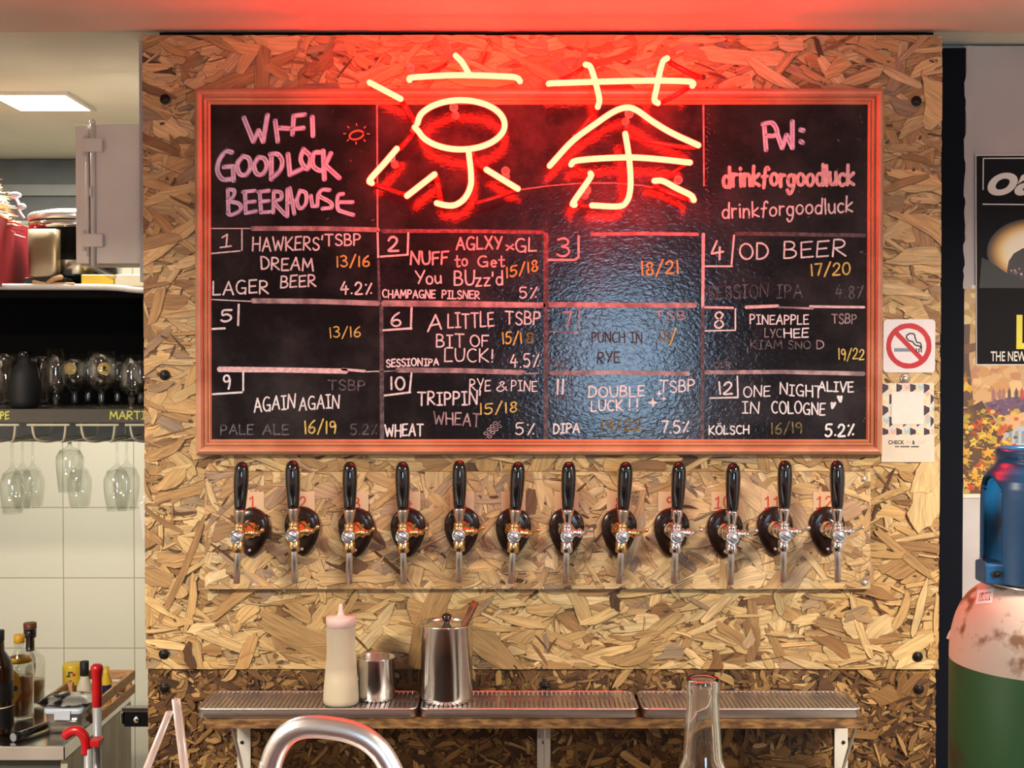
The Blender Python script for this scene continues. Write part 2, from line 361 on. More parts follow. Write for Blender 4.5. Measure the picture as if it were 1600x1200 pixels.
def font_text(body, name, m, parent, px0, px1, pybase, Y, shear=0.0, bold=0.0, height=None):
    """printed lettering as a flat mesh, fitted between two picture columns"""
    cu = bpy.data.curves.new('text', 'FONT'); cu.body = body; cu.shear = shear; cu.offset = bold; cu.size = 1.0; cu.space_character = 1.0
    ob = bpy.data.objects.new('text', cu); COL.objects.link(ob)
    me = bpy.data.meshes.new_from_object(ob.evaluated_get(bpy.context.evaluated_depsgraph_get()))
    bpy.data.objects.remove(ob)
    xs = [v.co.x for v in me.vertices]; ys = [v.co.y for v in me.vertices]
    a, b = P(px0, pybase, Y), P(px1, pybase, Y)
    k = (b.x - a.x) / (max(xs) - min(xs)); kz = k if height is None else height * S(Y) / max(ys)
    mb = MB(); mb.add([(a.x + (v.co.x - min(xs)) * k, Y, a.z + v.co.y * kz) for v in me.vertices], [list(p.vertices) for p in me.polygons])
    bpy.data.meshes.remove(me)
    return mb.build(name, m, parent, recalc=False)

# ------------------------------------------------------------------ handwriting strokes: (width, [strokes]); 's' marks a curved stroke
def arc(cx, cy, rx, ry, a0, a1, n=12):
    return [(cx + rx * math.cos(math.radians(a0 + (a1 - a0) * i / n)), cy + ry * math.sin(math.radians(a0 + (a1 - a0) * i / n))) for i in range(n + 1)]
G = {
 'A': (.8, [[(0, 0), (.42, 1), (.8, 0)], [(.12, .36), (.68, .36)]]),
 'B': (.65, [[(0, 0), (.03, 1)], [(.03, 1)] + arc(.25, .76, .3, .24, 80, -90, 8) + [(.03, .52)], [(.03, .52)] + arc(.28, .26, .36, .26, 80, -90, 8) + [(0, 0)]]),
 'C': (.7, [arc(.42, .5, .42, .5, 55, 305)]),
 'D': (.72, [[(.02, 0), (.02, 1)], [(.02, 1)] + arc(.15, .5, .57, .5, 80, -80) + [(.02, 0)]]),
 'E': (.6, [[(.6, 1), (.03, .97), (0, 0), (.6, .03)], [(.02, .5), (.5, .53)]]),
 'F': (.58, [[(.6, 1), (.03, .97), (0, 0)], [(.02, .5), (.48, .53)]]),
 'G': (.78, [arc(.42, .5, .42, .5, 55, 320), [(.45, .42), (.76, .42), (.74, -.02)]]),
 'H': (.72, [[(0, 1), (.02, 0)], [(.7, 1), (.72, 0)], [(.02, .5), (.7, .5)]]),
 'I': (.5, [[(.25, 1), (.25, 0)], [(.02, 1), (.5, 1)], [(0, 0), (.5, 0)]]),
 'i': (.12, [[(.06, .62), (.06, 0)], [(.06, .86), (.06, .9)]]),
 '|': (.1, [[(.05, 1), (.05, 0)]]),
 'K': (.7, [[(0, 1), (.02, 0)], [(.64, 1), (.04, .45), (.72, 0)]]),
 'L': (.58, [[(.02, 1), (0, 0), (.58, .02)]]),
 'M': (.95, [[(0, 0), (.1, 1), (.46, .3), (.82, 1), (.95, 0)]]),
 'N': (.78, [[(0, 0), (.04, 1), (.72, 0), (.78, 1)]]),
 'O': (.82, [arc(.41, .5, .41, .5, 95, 455, 16)]),
 'P': (.62, [[(0, 0), (.03, 1)], [(.03, 1)] + arc(.26, .74, .34, .26, 80, -90, 8) + [(.03, .46)]]),
 'R': (.68, [[(0, 0), (.03, 1)], [(.03, 1)] + arc(.26, .75, .34, .25, 80, -90, 8) + [(.05, .5), (.68, 0)]]),
 'S': (.62, [[(.58, .86), (.42, .99), (.2, .98), (.05, .82), (.1, .62), (.34, .5), (.55, .36), (.6, .18), (.45, .02), (.2, 0), (.02, .14)]]),
 'T': (.75, [[(0, 1), (.75, .98)], [(.38, 1), (.36, 0)]]),
 'U': (.72, [[(0, 1), (.02, .4), (.14, .06), (.36, 0), (.6, .1), (.7, .42), (.72, 1)]]),
 'V': (.72, [[(0, 1), (.36, 0), (.74, 1)]]),
 'W': (1.05, [[(0, 1), (.25, 0), (.52, .7), (.8, 0), (1.05, 1)]]),
 'X': (.7, [[(0, 1), (.7, 0)], [(.68, 1), (0, 0)]]),
 'Y': (.7, [[(0, 1), (.34, .48)], [(.7, 1), (.26, 0)]]),
 'Z': (.66, [[(0, 1), (.64, .98), (.02, 0), (.66, .02)]]),
 'z': (.5, [[(0, .62), (.48, .62), (.02, 0), (.5, .02)]]),
 'a': (.5, [arc(.24, .3, .24, .3, 60, 400, 10), [(.48, .62), (.5, 0)]]),
 'c': (.46, [arc(.28, .3, .28, .3, 50, 310, 10)]),
 'd': (.54, [arc(.26, .3, .26, .3, 40, 360, 12), [(.54, 1.05), (.52, 0)]]),
 'e': (.5, [[(.02, .3), (.48, .34)] + arc(.26, .3, .24, .3, 20, 310, 10)]),
 'f': (.46, [[(.5, .9), (.38, 1.0), (.24, .9), (.2, .6), (.16, -.05)], [(0, .52), (.4, .55)]]),
 'g': (.56, [arc(.28, .32, .26, .3, 40, 400, 12), [(.54, .6), (.52, .1), (.4, -.26), (.16, -.4), (0, -.2)]]),
 'k': (.52, [[(.02, 1.05), (0, 0)], [(.48, .62), (.04, .26), (.52, 0)]]),
 'l': (.08, [[(.04, 1.05), (.04, 0)]]),
 'n': (.5, [[(0, .62), (.02, 0)], [(.02, .4), (.14, .58), (.32, .6), (.46, .44), (.5, 0)]]),
 'o': (.56, [arc(.28, .31, .28, .31, 95, 455, 14)]),
 'r': (.36, [[(0, .62), (.02, 0)], [(.02, .38), (.14, .58), (.36, .58)]]),
 't': (.5, [[(.24, .95), (.22, .1), (.34, 0), (.5, .06)], [(0, .6), (.5, .62)]]),
 'u': (.52, [[(0, .62), (.02, .2), (.16, 0), (.34, .04), (.48, .2), (.5, .62)], [(.5, .62), (.52, 0)]]),
 'x': (.5, [[(0, .5), (.5, 0)], [(.5, .52), (.02, -.02)]]),
 '0': (.62, [arc(.31, .5, .31, .5, 95, 455, 16)]),
 '1': (.14, [[(.05, 1), (.09, 0)]]),
 '!1': (.5, [[(.06, .78), (.3, 1), (.28, .06)], [(0, 0), (.52, .06)]]),
 '2': (.6, [[(.02, .76), (.14, .95), (.34, 1), (.52, .86), (.5, .62), (.28, .32), (0, .02), (.6, .02)]]),
 '3': (.55, [[(.02, .92), (.25, 1), (.46, .88), (.44, .66), (.2, .54), (.44, .46), (.54, .24), (.4, .04), (.18, 0), (0, .1)]]),
 '4': (.62, [[(.3, 1), (.02, .45), (.0, .36), (.62, .4)], [(.44, .66), (.4, 0)]]),
 '5': (.58, [[(.56, 1), (.1, .96), (.06, .56), (.3, .62), (.52, .46), (.54, .22), (.36, .02), (.14, 0), (0, .1)]]),
 '6': (.58, [[(.5, 1), (.2, .74), (.03, .4), (.04, .14), (.22, 0), (.44, .04), (.56, .22), (.48, .42), (.26, .46), (.06, .3)]]),
 '7': (.56, [[(0, .98), (.56, 1), (.24, 0)]]),
 '8': (.55, [[(.5, .84), (.3, 1), (.08, .86), (.12, .66), (.4, .44), (.52, .2), (.3, 0), (.06, .12), (.08, .34), (.36, .58), (.5, .84)]]),
 '9': (.55, [[(.5, .72), (.36, .98), (.12, .96), (.02, .74), (.14, .54), (.36, .56), (.5, .74), (.5, .4), (.42, 0)]]),
 '/': (.5, [[(.5, 1.1), (0, -.12)]]),
 '%': (.62, [[(.6, .95), (.12, 0)], [(.1, .82), (.12, .86)], [(.54, .08), (.56, .1)]]),
 '.': (.14, [[(.06, .02), (.08, .03)]]),
 '&': (.75, [[(.75, .1), (.3, .7), (.26, .9), (.42, 1), (.54, .84), (.2, .5), (.02, .24), (.16, 0), (.42, .04), (.7, .45)]]),
 "'": (.1, [[(.06, 1.08), (.02, .78)]]),
 '!': (.1, [[(.06, 1), (.05, .3)], [(.05, .02), (.06, .04)]]),
 '-': (.4, [[(0, .48), (.4, .5)]]),
 ':': (.2, [[(.1, .75), (.11, .78)], [(.1, .15), (.11, .18)]]),
 ' ': (.4, []),
 'ö': (.82, [arc(.41, .5, .41, .5, 95, 455, 16), [(.25, 1.22), (.27, 1.24)], [(.55, 1.22), (.57, 1.24)]]),
}
CURVED = set('SU2356890n&rucfgktö') | {'e'}
class Chalk(MB):
    """flat ink strokes on a vertical surface at depth Y, placed from picture points"""
    def __init__(s, Y): super().__init__(); s.Y = Y; s.k = 0
    def stroke(s, pts, wpx, curved=False):
        p = [P(a, b, s.Y) for a, b in pts]
        if curved and len(p) > 2: p = spline(p, 5)
        q = [p[0]]
        for a in p[1:]:
            if (a - q[-1]).length > 2e-5: q.append(a)
        if len(q) < 2: q.append(q[0] + Vector((2e-4, 0, 0)))
        closed = len(q) > 6 and (q[0] - q[-1]).length < 1.5e-4
        if closed: q = q[:-1] + [q[0], q[1]]
        runs = [[q[0]]]
        for i in range(1, len(q)):
            runs[-1].append(q[i])
            if i < len(q) - 1 and (q[i] - q[i - 1]).angle(q[i + 1] - q[i]) > .95: runs.append([q[i]])
        r = wpx * S(s.Y) / 2
        for run in runs:
            s.k += 1; loop = closed and len(runs) == 1
            if loop: run = run[:-1]
            y = s.Y - 6e-6 * (s.k % 210); n = len(run); Lf, Rt = [], []
            for i in range(n):
                t = ((run[1] - run[-2]) if loop and i in (0, n - 1) else (run[min(i + 1, n - 1)] - run[max(i - 1, 0)])).normalized(); nn = Vector((-t.z, 0, t.x)) * r * random.uniform(.92, 1.08)
                Lf.append(run[i] + nn); Rt.append(run[i] - nn)
            c = lambda v: (v.x, y, v.z)
            vs = [c(v) for v in Lf] + [c(v) for v in Rt]
            fs = [(i, i + 1, n + i + 1, n + i) for i in range(n - 1)]
            for e, sg in () if loop else ((0, -1), (n - 1, 1)):
                t = ((run[1] - run[0]) if e == 0 else (run[-1] - run[-2])).normalized() * sg; a, b = Lf[e], Rt[e]; m = (a + b) / 2; hw = (a - b) / 2
                o = len(vs); vs += [c(m + hw * math.cos(w_) + t * r * math.sin(w_)) for w_ in (.52, 1.05, 1.57, 2.09, 2.62)]
                fs.append([e] + list(range(o, o + 5)) + [n + e])
            s.add(vs, fs)
        return s
    def text(s, t, x0, y0, x1, y1, h, wpx, jit=1.0, gap=.24):
        keys = []
        i = 0
        while i < len(t):
            if t[i] == '^' : keys.append('!1'); i += 2; continue
            keys.append(t[i]); i += 1
        tot = sum(G[k][0] for k in keys) + gap * (len(keys) - 1)
        cx = 0.0; ux, uy = (x1 - x0) / tot, (y1 - y0) / tot
        for k in keys:
            gw, sts = G[k]
            dy = random.uniform(-.05, .05) * h * jit; rot = random.uniform(-.06, .06) * jit; hs = h * random.uniform(.95, 1.05)
            for st in sts:
                q = []
                for a, b in st:
                    a2 = a + rot * (b - .5) * h / max(ux, 1e-6) * .9
                    q.append((x0 + (cx + a2) * ux, y0 + (cx + a) * uy - b * hs + dy))
                s.stroke(q, wpx, k in CURVED)
            cx += gw + gap
        return s

# ------------------------------------------------------------------ strand board: thin wood flakes pressed into a panel
def flake_board(name, label, x0, x1, z0, z1, yf, th, seed, n, Lm, Wm, sd, wild, pal, dark, loc):
    rng = random.Random(seed)
    V, Fc, UV, C = [], [], [], []
    def poly(pts, y, col, ou, ov, uvs):
        o = len(V)
        for (x, z), (u, v) in zip(pts, uvs):
            V.append((min(max(x, x0), x1) - loc[0], y - loc[1], min(max(z, z0), z1) - loc[2])); UV.append((u + ou, v + ov)); C.append((*col, 1.0))
        Fc.append(list(range(o, o + len(pts))))
    mb = MB(); mb.box(x0, x1, yf, yf + th, z0, z1)
    for f in mb.f:
        poly2 = [mb.v[i] for i in f]; o = len(V)
        for p in poly2: V.append(tuple(Vector(p) - Vector(loc))); UV.append((p.x + p.y, p.z + p.y)); C.append((*dark[0], 1.0))
        Fc.append(list(range(o, o + 4)))
    for i in range(n):
        bed = i < n * .42; sliver = rng.random() < .45 and not bed
        Ln = Lm * math.exp(rng.gauss(0, .42)); W = Wm * math.exp(rng.gauss(0, .45))
        if sliver: Ln *= rng.uniform(.25, .7); W *= rng.uniform(.1, .3)
        elif bed: W *= 1.8; Ln *= 1.15
        chip = sliver and rng.random() < .3
        if chip: Ln, W = rng.uniform(.006, .02), rng.uniform(.002, .0055)
        elif rng.random() < .08: Ln *= 1.45; W *= 1.5
        a = rng.uniform(0, math.pi) if rng.random() < wild else rng.gauss(0, sd)
        cx, cz = rng.uniform(x0 - .02, x1 + .02), rng.uniform(z0 - .02, z1 + .02)
        k = rng.randint(3, 6); bend = rng.uniform(-1, 1) * W * .5
        top, bot = [], []
        sk = rng.uniform(-.35, .35) * W
        for j in range(k + 1):
            u = (j / k - .5); e = 1 - (abs(u) * 2) ** 4 * rng.uniform(.0, .75)
            bz = bend * u * u * 4
            top.append((u * Ln + rng.uniform(-.03, .03) * Ln + sk, W * .5 * e * rng.uniform(.8, 1.12) + bz))
            bot.append((u * Ln + rng.uniform(-.03, .03) * Ln - sk, -W * .5 * e * rng.uniform(.8, 1.12) + bz))
        fr = (.15, .38, .62, .85) if W > .01 else (.5,)
        tooth = lambda A, B, s_: [(A[0] + (B[0] - A[0]) * f + s_ * rng.uniform(.0, .11) * Ln, A[1] + (B[1] - A[1]) * f) for f in fr]
        pts = bot + tooth(bot[-1], top[-1], 1) + top[::-1] + tooth(top[0], bot[0], -1)
        ca, sa = math.cos(a), math.sin(a)
        g = [(cx + u * ca - v * sa, cz + u * sa + v * ca) for u, v in pts]
        r = rng.random()
        ci = rng.choices(range(len(pal)), [q[1] for q in pal])[0]; base = pal[ci][0]
        f = rng.uniform(.82, 1.14); h = rng.uniform(-.04, .04)
        col = (base[0] * f * (1 + h), base[1] * f, base[2] * f * (1 - h))
        y = yf - 4e-5 - 8e-7 * (i + 1)
        ou, ov = rng.uniform(0, 50), rng.uniform(0, 50)
        # flake's resin-dark edge plus painted edge shadow, a hair larger, shifted mostly downward
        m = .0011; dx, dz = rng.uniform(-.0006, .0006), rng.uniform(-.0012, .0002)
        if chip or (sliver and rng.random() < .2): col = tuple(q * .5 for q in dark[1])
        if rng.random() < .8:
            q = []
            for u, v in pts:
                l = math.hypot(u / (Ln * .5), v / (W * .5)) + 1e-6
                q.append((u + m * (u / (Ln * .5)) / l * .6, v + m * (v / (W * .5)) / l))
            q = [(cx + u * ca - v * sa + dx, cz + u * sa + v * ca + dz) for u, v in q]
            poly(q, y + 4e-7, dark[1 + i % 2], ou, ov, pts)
        poly(g, y, col, ou, ov, pts)
    me = bpy.data.meshes.new(name); me.from_pydata(V, [], Fc)
    uvl = me.uv_layers.new(name='UVMap'); li = 0; flat = []
    for f in Fc:
        for i in f: flat += UV[i]
    uvl.data.foreach_set('uv', flat)
    ca_ = me.color_attributes.new('Col', 'FLOAT_COLOR', 'POINT'); ca_.data.foreach_set('color', [c for q in C for c in q])
    me.materials.append(M['flake']); me.update()
    o = bpy.data.objects.new(name, me); COL.objects.link(o); o.location = loc
    if label: tag(o, label, 'wall board')
    return o
def screw(px, py, Y, parent, r=.0075, m='bolt', name='screw'):
    p = P(px, py, Y); mb = MB()
    mb.lathe([(r, 0.0005), (r, -.0015), (r * .75, -.0032), (0, -.0036)], p, 'y', 14)
    mb.lathe([(r * 1.5, 0.0004), (r * 1.45, -.0008), (r, -.001)], p, 'y', 14)
    return mb.build(name, M[m], parent)
def print_mesh(name, polys, parent, Y, loc=None):
    """flat printed picture: polys = [(colour, [(px,py)...])] layered in order"""
    me = bpy.data.meshes.new(name); V, Fc, C, UV = [], [], [], []
    off = wpos(parent) if parent else Vector((0, 0, 0))
    for i, (c, pts) in enumerate(polys):
        o = len(V)
        for a, b in pts:
            p = P(a, b, Y); V.append((p.x - off.x, Y - 2.5e-6 * i - off.y, p.z - off.z)); C.append((*c, 1)); UV.append((p.x * 10, p.z * 10))
        Fc.append(list(range(o, len(V))))
    me.from_pydata(V, [], Fc); u = me.uv_layers.new(name='UVMap'); u.data.foreach_set('uv', [q for f in Fc for i in f for q in UV[i]])
    me.color_attributes.new('Col', 'FLOAT_COLOR', 'POINT').data.foreach_set('color', [q for c in C for q in c])
    me.materials.append(M['painted_print']); me.update()
    o = bpy.data.objects.new(name, me); COL.objects.link(o); o.parent = parent
    return o

# ================================================================== THE SETTING
def sbox(name, m, x0, x1, y0, y1, z0, z1, b=0):
    return struct(MB().box(x0, x1, y0, y1, z0, z1, b).build(name, M[m]))
XL, XR, YB = -2.75, 2.6, -5.1
sbox('floor', 'floor', XL, XR, YB, 1.9, -0.1, 0)
sbox('ceiling', 'ceil', XL, XR, YB, 0.02, ZCEIL, ZCEIL + 0.1)
sbox('ceiling_kitchen', 'kceil', XL, XR, 0.02, 1.9, ZCEIL + 0.003, ZCEIL + 0.1)
sbox('wall_left', 'room_wall', XL - .1, XL, YB, 1.9, 0, ZCEIL + .05)
sbox('wall_right', 'room_wall', XR, XR + .1, YB, 1.9, 0, ZCEIL + .05)
# wall behind the customers with the street window
wx0, wx1, wz0, wz1 = .30, 1.14, 1.06, 2.2
wb = MB(); wb.box(XL, wx0, YB - .1, YB, 0, ZCEIL); wb.box(wx1, XR, YB - .1, YB, 0, ZCEIL)
wb.box(wx0, wx1, YB - .1, YB, 0, wz0); wb.box(wx0, wx1, YB - .1, YB, wz1, ZCEIL); struct(wb.build('wall_front', M['room_wall']))
wf = MB()
for a in ((wx0, wx0 + .03, wz0, wz1), (wx1 - .03, wx1, wz0, wz1), (wx0 + .03, wx1 - .03, wz0, wz0 + .03), (wx0 + .03, wx1 - .03, wz1 - .03, wz1)):
    wf.box(a[0], a[1], YB - .06, YB - .02, a[2], a[3])
struct(wf.build('window_1', M['navy']))
# partition that carries the boards, navy post and white wall beside it
OX0, OX1 = PX(226, 0), PX(1468, 0)
sbox('wall_center', 'black_board', OX0 + .03, OX1 - .01, .022, .1, 0, ZCEIL)
zr = PZ(72, .12)
sbox('trim_1', 'navy', PX(1440, .1), PX(1506, .10), .1, .135, 0, PZ(75, .1))
sbox('wall_white', 'white_wall', PX(1503, .12), XR, .12, .2, 0, zr)
sbox('trim_2', 'grey_trim', PX(1440, .14), XR, .135, .22, zr, ZCEIL)
rag = MB(); rng = random.Random(4)
zt = PZ(75, .119); z = zt
pts = []
for i in range(40):
    t = i / 39; pts.append((PX(1503, .119) - rng.uniform(.0, .007), zt - t * (zt - PZ(452, .119))))
poly = pts + [(PX(1512, .119), pts[-1][1]), (PX(1512, .119), zt)]
rag.prism(poly, lambda a, b, h: Vector((a, .0995 - h, b)), .001); struct(rag.build('trim_3', M['white_wall']))
sbox('trim_4', 'white_wall', PX(211, .06), PX(226, .06) + .03, .1, .13, PZ(440, .1), PZ(65, .1))
# kitchen behind
sbox('wall_back', 'tile', XL, OX0 + .9, 1.70, 1.8, 0, PZ(345, 1.7))
sbox('wall_back_upper', 'grey_wall', XL, OX0 + .9, 1.70, 1.8, PZ(345, 1.7), ZCEIL)
sbox('trim_5', 'grey_trim', XL, OX0 + .9, 1.68, 1.70, PZ(306, 1.69), PZ(289, 1.69))
sbox('wall_kitchen_side', 'room_wall', OX0 + .9, OX0 + 1.0, .2, 1.8, 0, ZCEIL)

# ceiling lamps over the bar with an added rear fill pair (out of the photograph's frame, they light it) and the kitchen panel lamp
LNAMES = ['flat ceiling lamp over the kitchen end of the bar', 'flat ceiling lamp over the gas cylinder end of the bar', 'added flat fill lamp on the ceiling over the guests, kitchen side', 'added flat fill lamp on the ceiling over the guests by the street window']
for i, (lx, ly, le) in enumerate(LAMPS):
    t = thing('ceiling_lamp', LNAMES[i], 'lamp', (lx, ly, ZCEIL), 'ceiling lamps over the bar')
    mb = MB()
    for s_ in (-1, 1):
        mb.box(lx + s_ * .285 - .01, lx + s_ * .285 + .01, ly - .12, ly + .12, ZCEIL - .022, ZCEIL); mb.box(lx - .275, lx + .275, ly + s_ * .12 - .01, ly + s_ * .12 + .01, ZCEIL - .022, ZCEIL)
    mb.build('lamp_frame', M['white_plastic'], t)
    MB().box(lx - .275, lx + .275, ly - .11, ly + .11, ZCEIL - .012, ZCEIL - .004).build('diffuser', M['room_light'], t)
kx0, kx1 = -1.303 - .1, -1.303 + .1
t = thing('ceiling_panel_lamp', 'square flush white lamp shining in the kitchen ceiling', 'lamp', (-1.303, .725, ZCEIL))
mb = MB()
for s_ in (-1, 1):
    mb.box(-1.303 + s_ * .106 - .006, -1.303 + s_ * .106 + .006, .613, .837, ZCEIL - .006, ZCEIL + .003); mb.box(-1.403, -1.203, .725 + s_ * .106 - .006, .725 + s_ * .106 + .006, ZCEIL - .006, ZCEIL + .003)
mb.build('lamp_frame', M['white_plastic'], t)
MB().box(kx0, kx1, .625, .825, ZCEIL - .004, ZCEIL + .002).build('diffuser', M['panel_light'], t)

# ================================================================== STRAND BOARDS
def lin(*c): return srgb(*c)
PAL = [(lin(216, 182, 124), 7), (lin(206, 168, 110), 6), (lin(188, 148, 94), 5), (lin(222, 190, 136), 3.5), (lin(168, 128, 80), 3), (lin(178, 148, 110), 1.6), (lin(142, 102, 60), 1), (lin(88, 58, 32), .3), (lin(158, 132, 102), 1)]
PALT = [(lin(222, 190, 136), 6), (lin(212, 176, 120), 6), (lin(198, 160, 108), 4), (lin(230, 200, 150), 3), (lin(192, 160, 124), 3), (lin(170, 132, 88), 1.6), (lin(156, 132, 108), 1.2), (lin(118, 84, 52), .3)]
PALB = [(lin(168, 128, 74), 4), (lin(144, 106, 58), 6), (lin(122, 86, 44), 6), (lin(188, 150, 94), 2.2), (lin(100, 66, 32), 5), (lin(74, 46, 20), 3), (lin(200, 164, 108), .8)]  # lower sheet's own dark browns, darkened further to paint in under-shelf shade
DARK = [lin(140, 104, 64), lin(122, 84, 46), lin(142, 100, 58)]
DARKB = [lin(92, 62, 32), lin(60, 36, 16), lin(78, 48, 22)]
ZS = PZ(1045, 0); ZT = PZ(56, 0)
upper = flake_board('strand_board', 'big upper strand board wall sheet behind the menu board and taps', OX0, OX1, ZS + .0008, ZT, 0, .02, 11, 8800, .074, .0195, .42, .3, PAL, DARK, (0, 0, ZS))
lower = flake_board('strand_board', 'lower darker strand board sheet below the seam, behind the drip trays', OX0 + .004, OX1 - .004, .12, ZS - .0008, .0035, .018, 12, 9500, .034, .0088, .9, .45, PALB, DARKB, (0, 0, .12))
for px, py, m in ((258, 155, 'bolt'), (1432, 158, 'bolt'), (257, 586, 'bolt'), (256, 1022, 'bolt'), (1434, 1026, 'bolt')): screw(px, py, -.0071, upper, .0078, m)
for px, py in ((257, 1075), (1436, 1077), (851, 1069)): screw(px, py, -.0062, lower, .0075)
TPY = -.018
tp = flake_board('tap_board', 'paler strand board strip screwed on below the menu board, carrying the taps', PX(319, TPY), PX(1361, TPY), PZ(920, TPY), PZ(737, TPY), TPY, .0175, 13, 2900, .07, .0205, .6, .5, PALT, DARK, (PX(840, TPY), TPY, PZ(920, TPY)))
for px, py in ((1350, 749), (1351, 911)): screw(px, py, TPY - .0024, tp, .004, 'slot')

# ================================================================== MENU BOARD
BY = -.014
bx0, bx1, bz0, bz1 = PX(303, -.03), PX(1382, -.03), PZ(712, -.03), PZ(136, -.03)
mboard = thing('menu_chalkboard', 'long framed black chalkboard listing twelve numbered beers in chalk', 'chalkboard', ((bx0 + bx1) / 2, -.004, bz0))
MB().box(bx0 + .012, bx1 - .012, BY, -.005, bz0 + .012, bz1 - .012).build('chalk_panel', M['board'], mboard)
prof = [(0, .004), (0, .016), (.003, .024), (.009, .029), (.014, .028), (.0175, .023), (.0185, .019), (.021, .020), (.0235, .0235), (.026, .022), (.0272, .0175), (.0295, .019), (.0315, .0195), (.0335, .017), (.0345, .0142), (.0345, .004)]
def rail(c0, c1, d0, d1, name):
    mb = MB()
    r0 = [Vector((c0[0] + d0[0] * o, -h, c0[1] + d0[1] * o)) for o, h in prof]; r1 = [Vector((c1[0] + d1[0] * o, -h, c1[1] + d1[1] * o)) for o, h in prof]
    mb.loft([r0, r1], True, True, False); return mb.build(name, M['frame'], mboard)
A_, B_, C_, D_ = (bx0, bz0), (bx1, bz0), (bx1, bz1), (bx0, bz1)
rail(D_, C_, (1, -1), (-1, -1), 'frame_top_rail'); rail(A_, B_, (1, 1), (-1, 1), 'frame_bottom_rail')
rail(A_, D_, (1, 1), (1, -1), 'frame_side_rail'); rail(B_, C_, (-1, 1), (-1, -1), 'frame_side_rail')

random.seed(5)
CY = BY - .0003
cells = {}
def where(px, py):
    col = 0 if px < 594 else 1 if px < 852.5 else 2 if px < 1099 else 3
    row = -1 if py < 357 else 0 if py < 474.5 else 1 if py < 581 else 2
    return (row, col)
class Inked:
    def __init__(s, m, key=None): s.m = m; s.key = key
    def cell(s, px, py):
        k = s.key or where(px, py)
        if k not in cells: cells[k] = (Chalk(CY), [])
        c, ms = cells[k]
        if s.m not in ms: ms.append(s.m)
        c.cur = ms.index(s.m); return c
    def stroke(s, pts, wd, curved=False): s.cell(sum(p[0] for p in pts) / len(pts), sum(p[1] for p in pts) / len(pts)).stroke(pts, wd, curved)
    def text(s, t, x0, y0, x1, y1, h, wd): s.cell((x0 + x1) / 2, (y0 + y1) / 2 - h / 2).text(t, x0, y0, x1, y1, h, wd)
def ink(m, key=None): return Inked(m, key)
W_, T_, K_, Ln_, Gr_, Dm, Gh, Ye, Yd = 'chalk_white', 'chalk_thick', 'chalk_pink', 'chalk_line', 'chalk_grey', 'chalk_dim', 'chalk_ghost', 'chalk_yellow', 'chalk_yellow_dim'
# grid lines
for m, wd, pts in ((Ln_, 7, [(395, 357), (500, 357), (590, 359)]), (W_, 1.5, [(331, 357), (395, 357)]), (Gr_, 6, [(598, 361), (720, 361), (848, 363)]), (Ln_, 5, [(925, 366), (1000, 365), (1090, 366)]),
                   (Gr_, 6, [(1150, 365), (1240, 366), (1350, 368)]), (W_, 1.6, [(331, 468), (394, 471)]), (Ln_, 8.5, [(396, 470), (500, 471), (590, 474)]), (Ln_, 9, [(600, 474), (720, 475), (848, 477)]),
                   (Ln_, 8, [(859, 476), (980, 477), (1085, 477)]), (K_, 4, [(1101, 480), (1145, 481)]), (K_, 5, [(1166, 480), (1215, 478)]), (Ln_, 3, [(1216, 480), (1270, 482)]), (K_, 4, [(1266, 479), (1350, 480)]),
                   (K_, 8, [(343, 577), (440, 578), (540, 580)]), (K_, 4, [(535, 577), (570, 580)]), (W_, 1.5, [(570, 581), (592, 580)]), (Ln_, 8, [(622, 578), (720, 579), (816, 582)]), (Ln_, 1.6, [(590, 581), (622, 579)]), (Ln_, 2, [(816, 584), (842, 583)]),
                   (Ln_, 6.5, [(862, 583), (960, 582), (1075, 584)]), (Ln_, 6.5, [(1103, 582), (1220, 581), (1349, 584)]),
                   (Ln_, 2.5, [(589, 163), (590, 355)]), (W_, 3, [(590, 361), (591, 405)]), (Gr_, 4, [(591, 405), (593, 470)]), (Gr_, 6.5, [(596, 480), (597, 690)]), (Gr_, 7.5, [(853, 367), (853, 690)]),
                   (Ln_, 2.5, [(1099, 163), (1100, 290)]), (K_, 5, [(1099, 366), (1098, 480)]), (Gr_, 6, [(1098, 484), (1097, 690)]), (Ln_, 1.6, [(815, 296), (860, 290), (910, 286), (960, 286), (1005, 290), (1020, 293)])):
    c_ = Chalk(CY + 1e-4); c_.stroke(pts, wd); c_.build('grid_line', M[m], mboard, recalc=False)
# numbered corner boxes
for m, wd, v, h in ((W_, 2.2, [(378, 359), (378, 391)], [(331, 396), (375, 392)]), (W_, 3, [(638, 364), (637, 398)], [(595, 401), (636, 398)]), (K_, 3.4, [(904, 369), (904, 402), (898, 406)], [(857, 406), (898, 406)]),
                    (W_, 2.8, [(1147, 368), (1143, 413)], [(1099, 416), (1144, 416)]), (W_, 3.4, [(373, 476), (372, 508)], [(332, 514), (351, 513)]), (W_, 3.2, [(643, 481), (642, 514)], [(599, 516), (643, 513)]),
                    (Ln_, 2, [(905, 482), (905, 514)], [(858, 518), (902, 519)]), (W_, 2.4, [(1149, 483), (1149, 515)], [(1102, 517), (1149, 516)]), (W_, 3, [(380, 582), (380, 610)], [(331, 616), (378, 613)]),
                    (W_, 3, [(643, 583), (640, 612)], [(601, 618), (641, 613)]), (Dm, 2, [(893, 585), (893, 615)], [(860, 621), (893, 620)]), (W_, 2.4, [(1152, 588), (1153, 619)], [(1110, 622), (1153, 621)])):
    ink(m).stroke(v, wd); ink(m).stroke(h, wd)
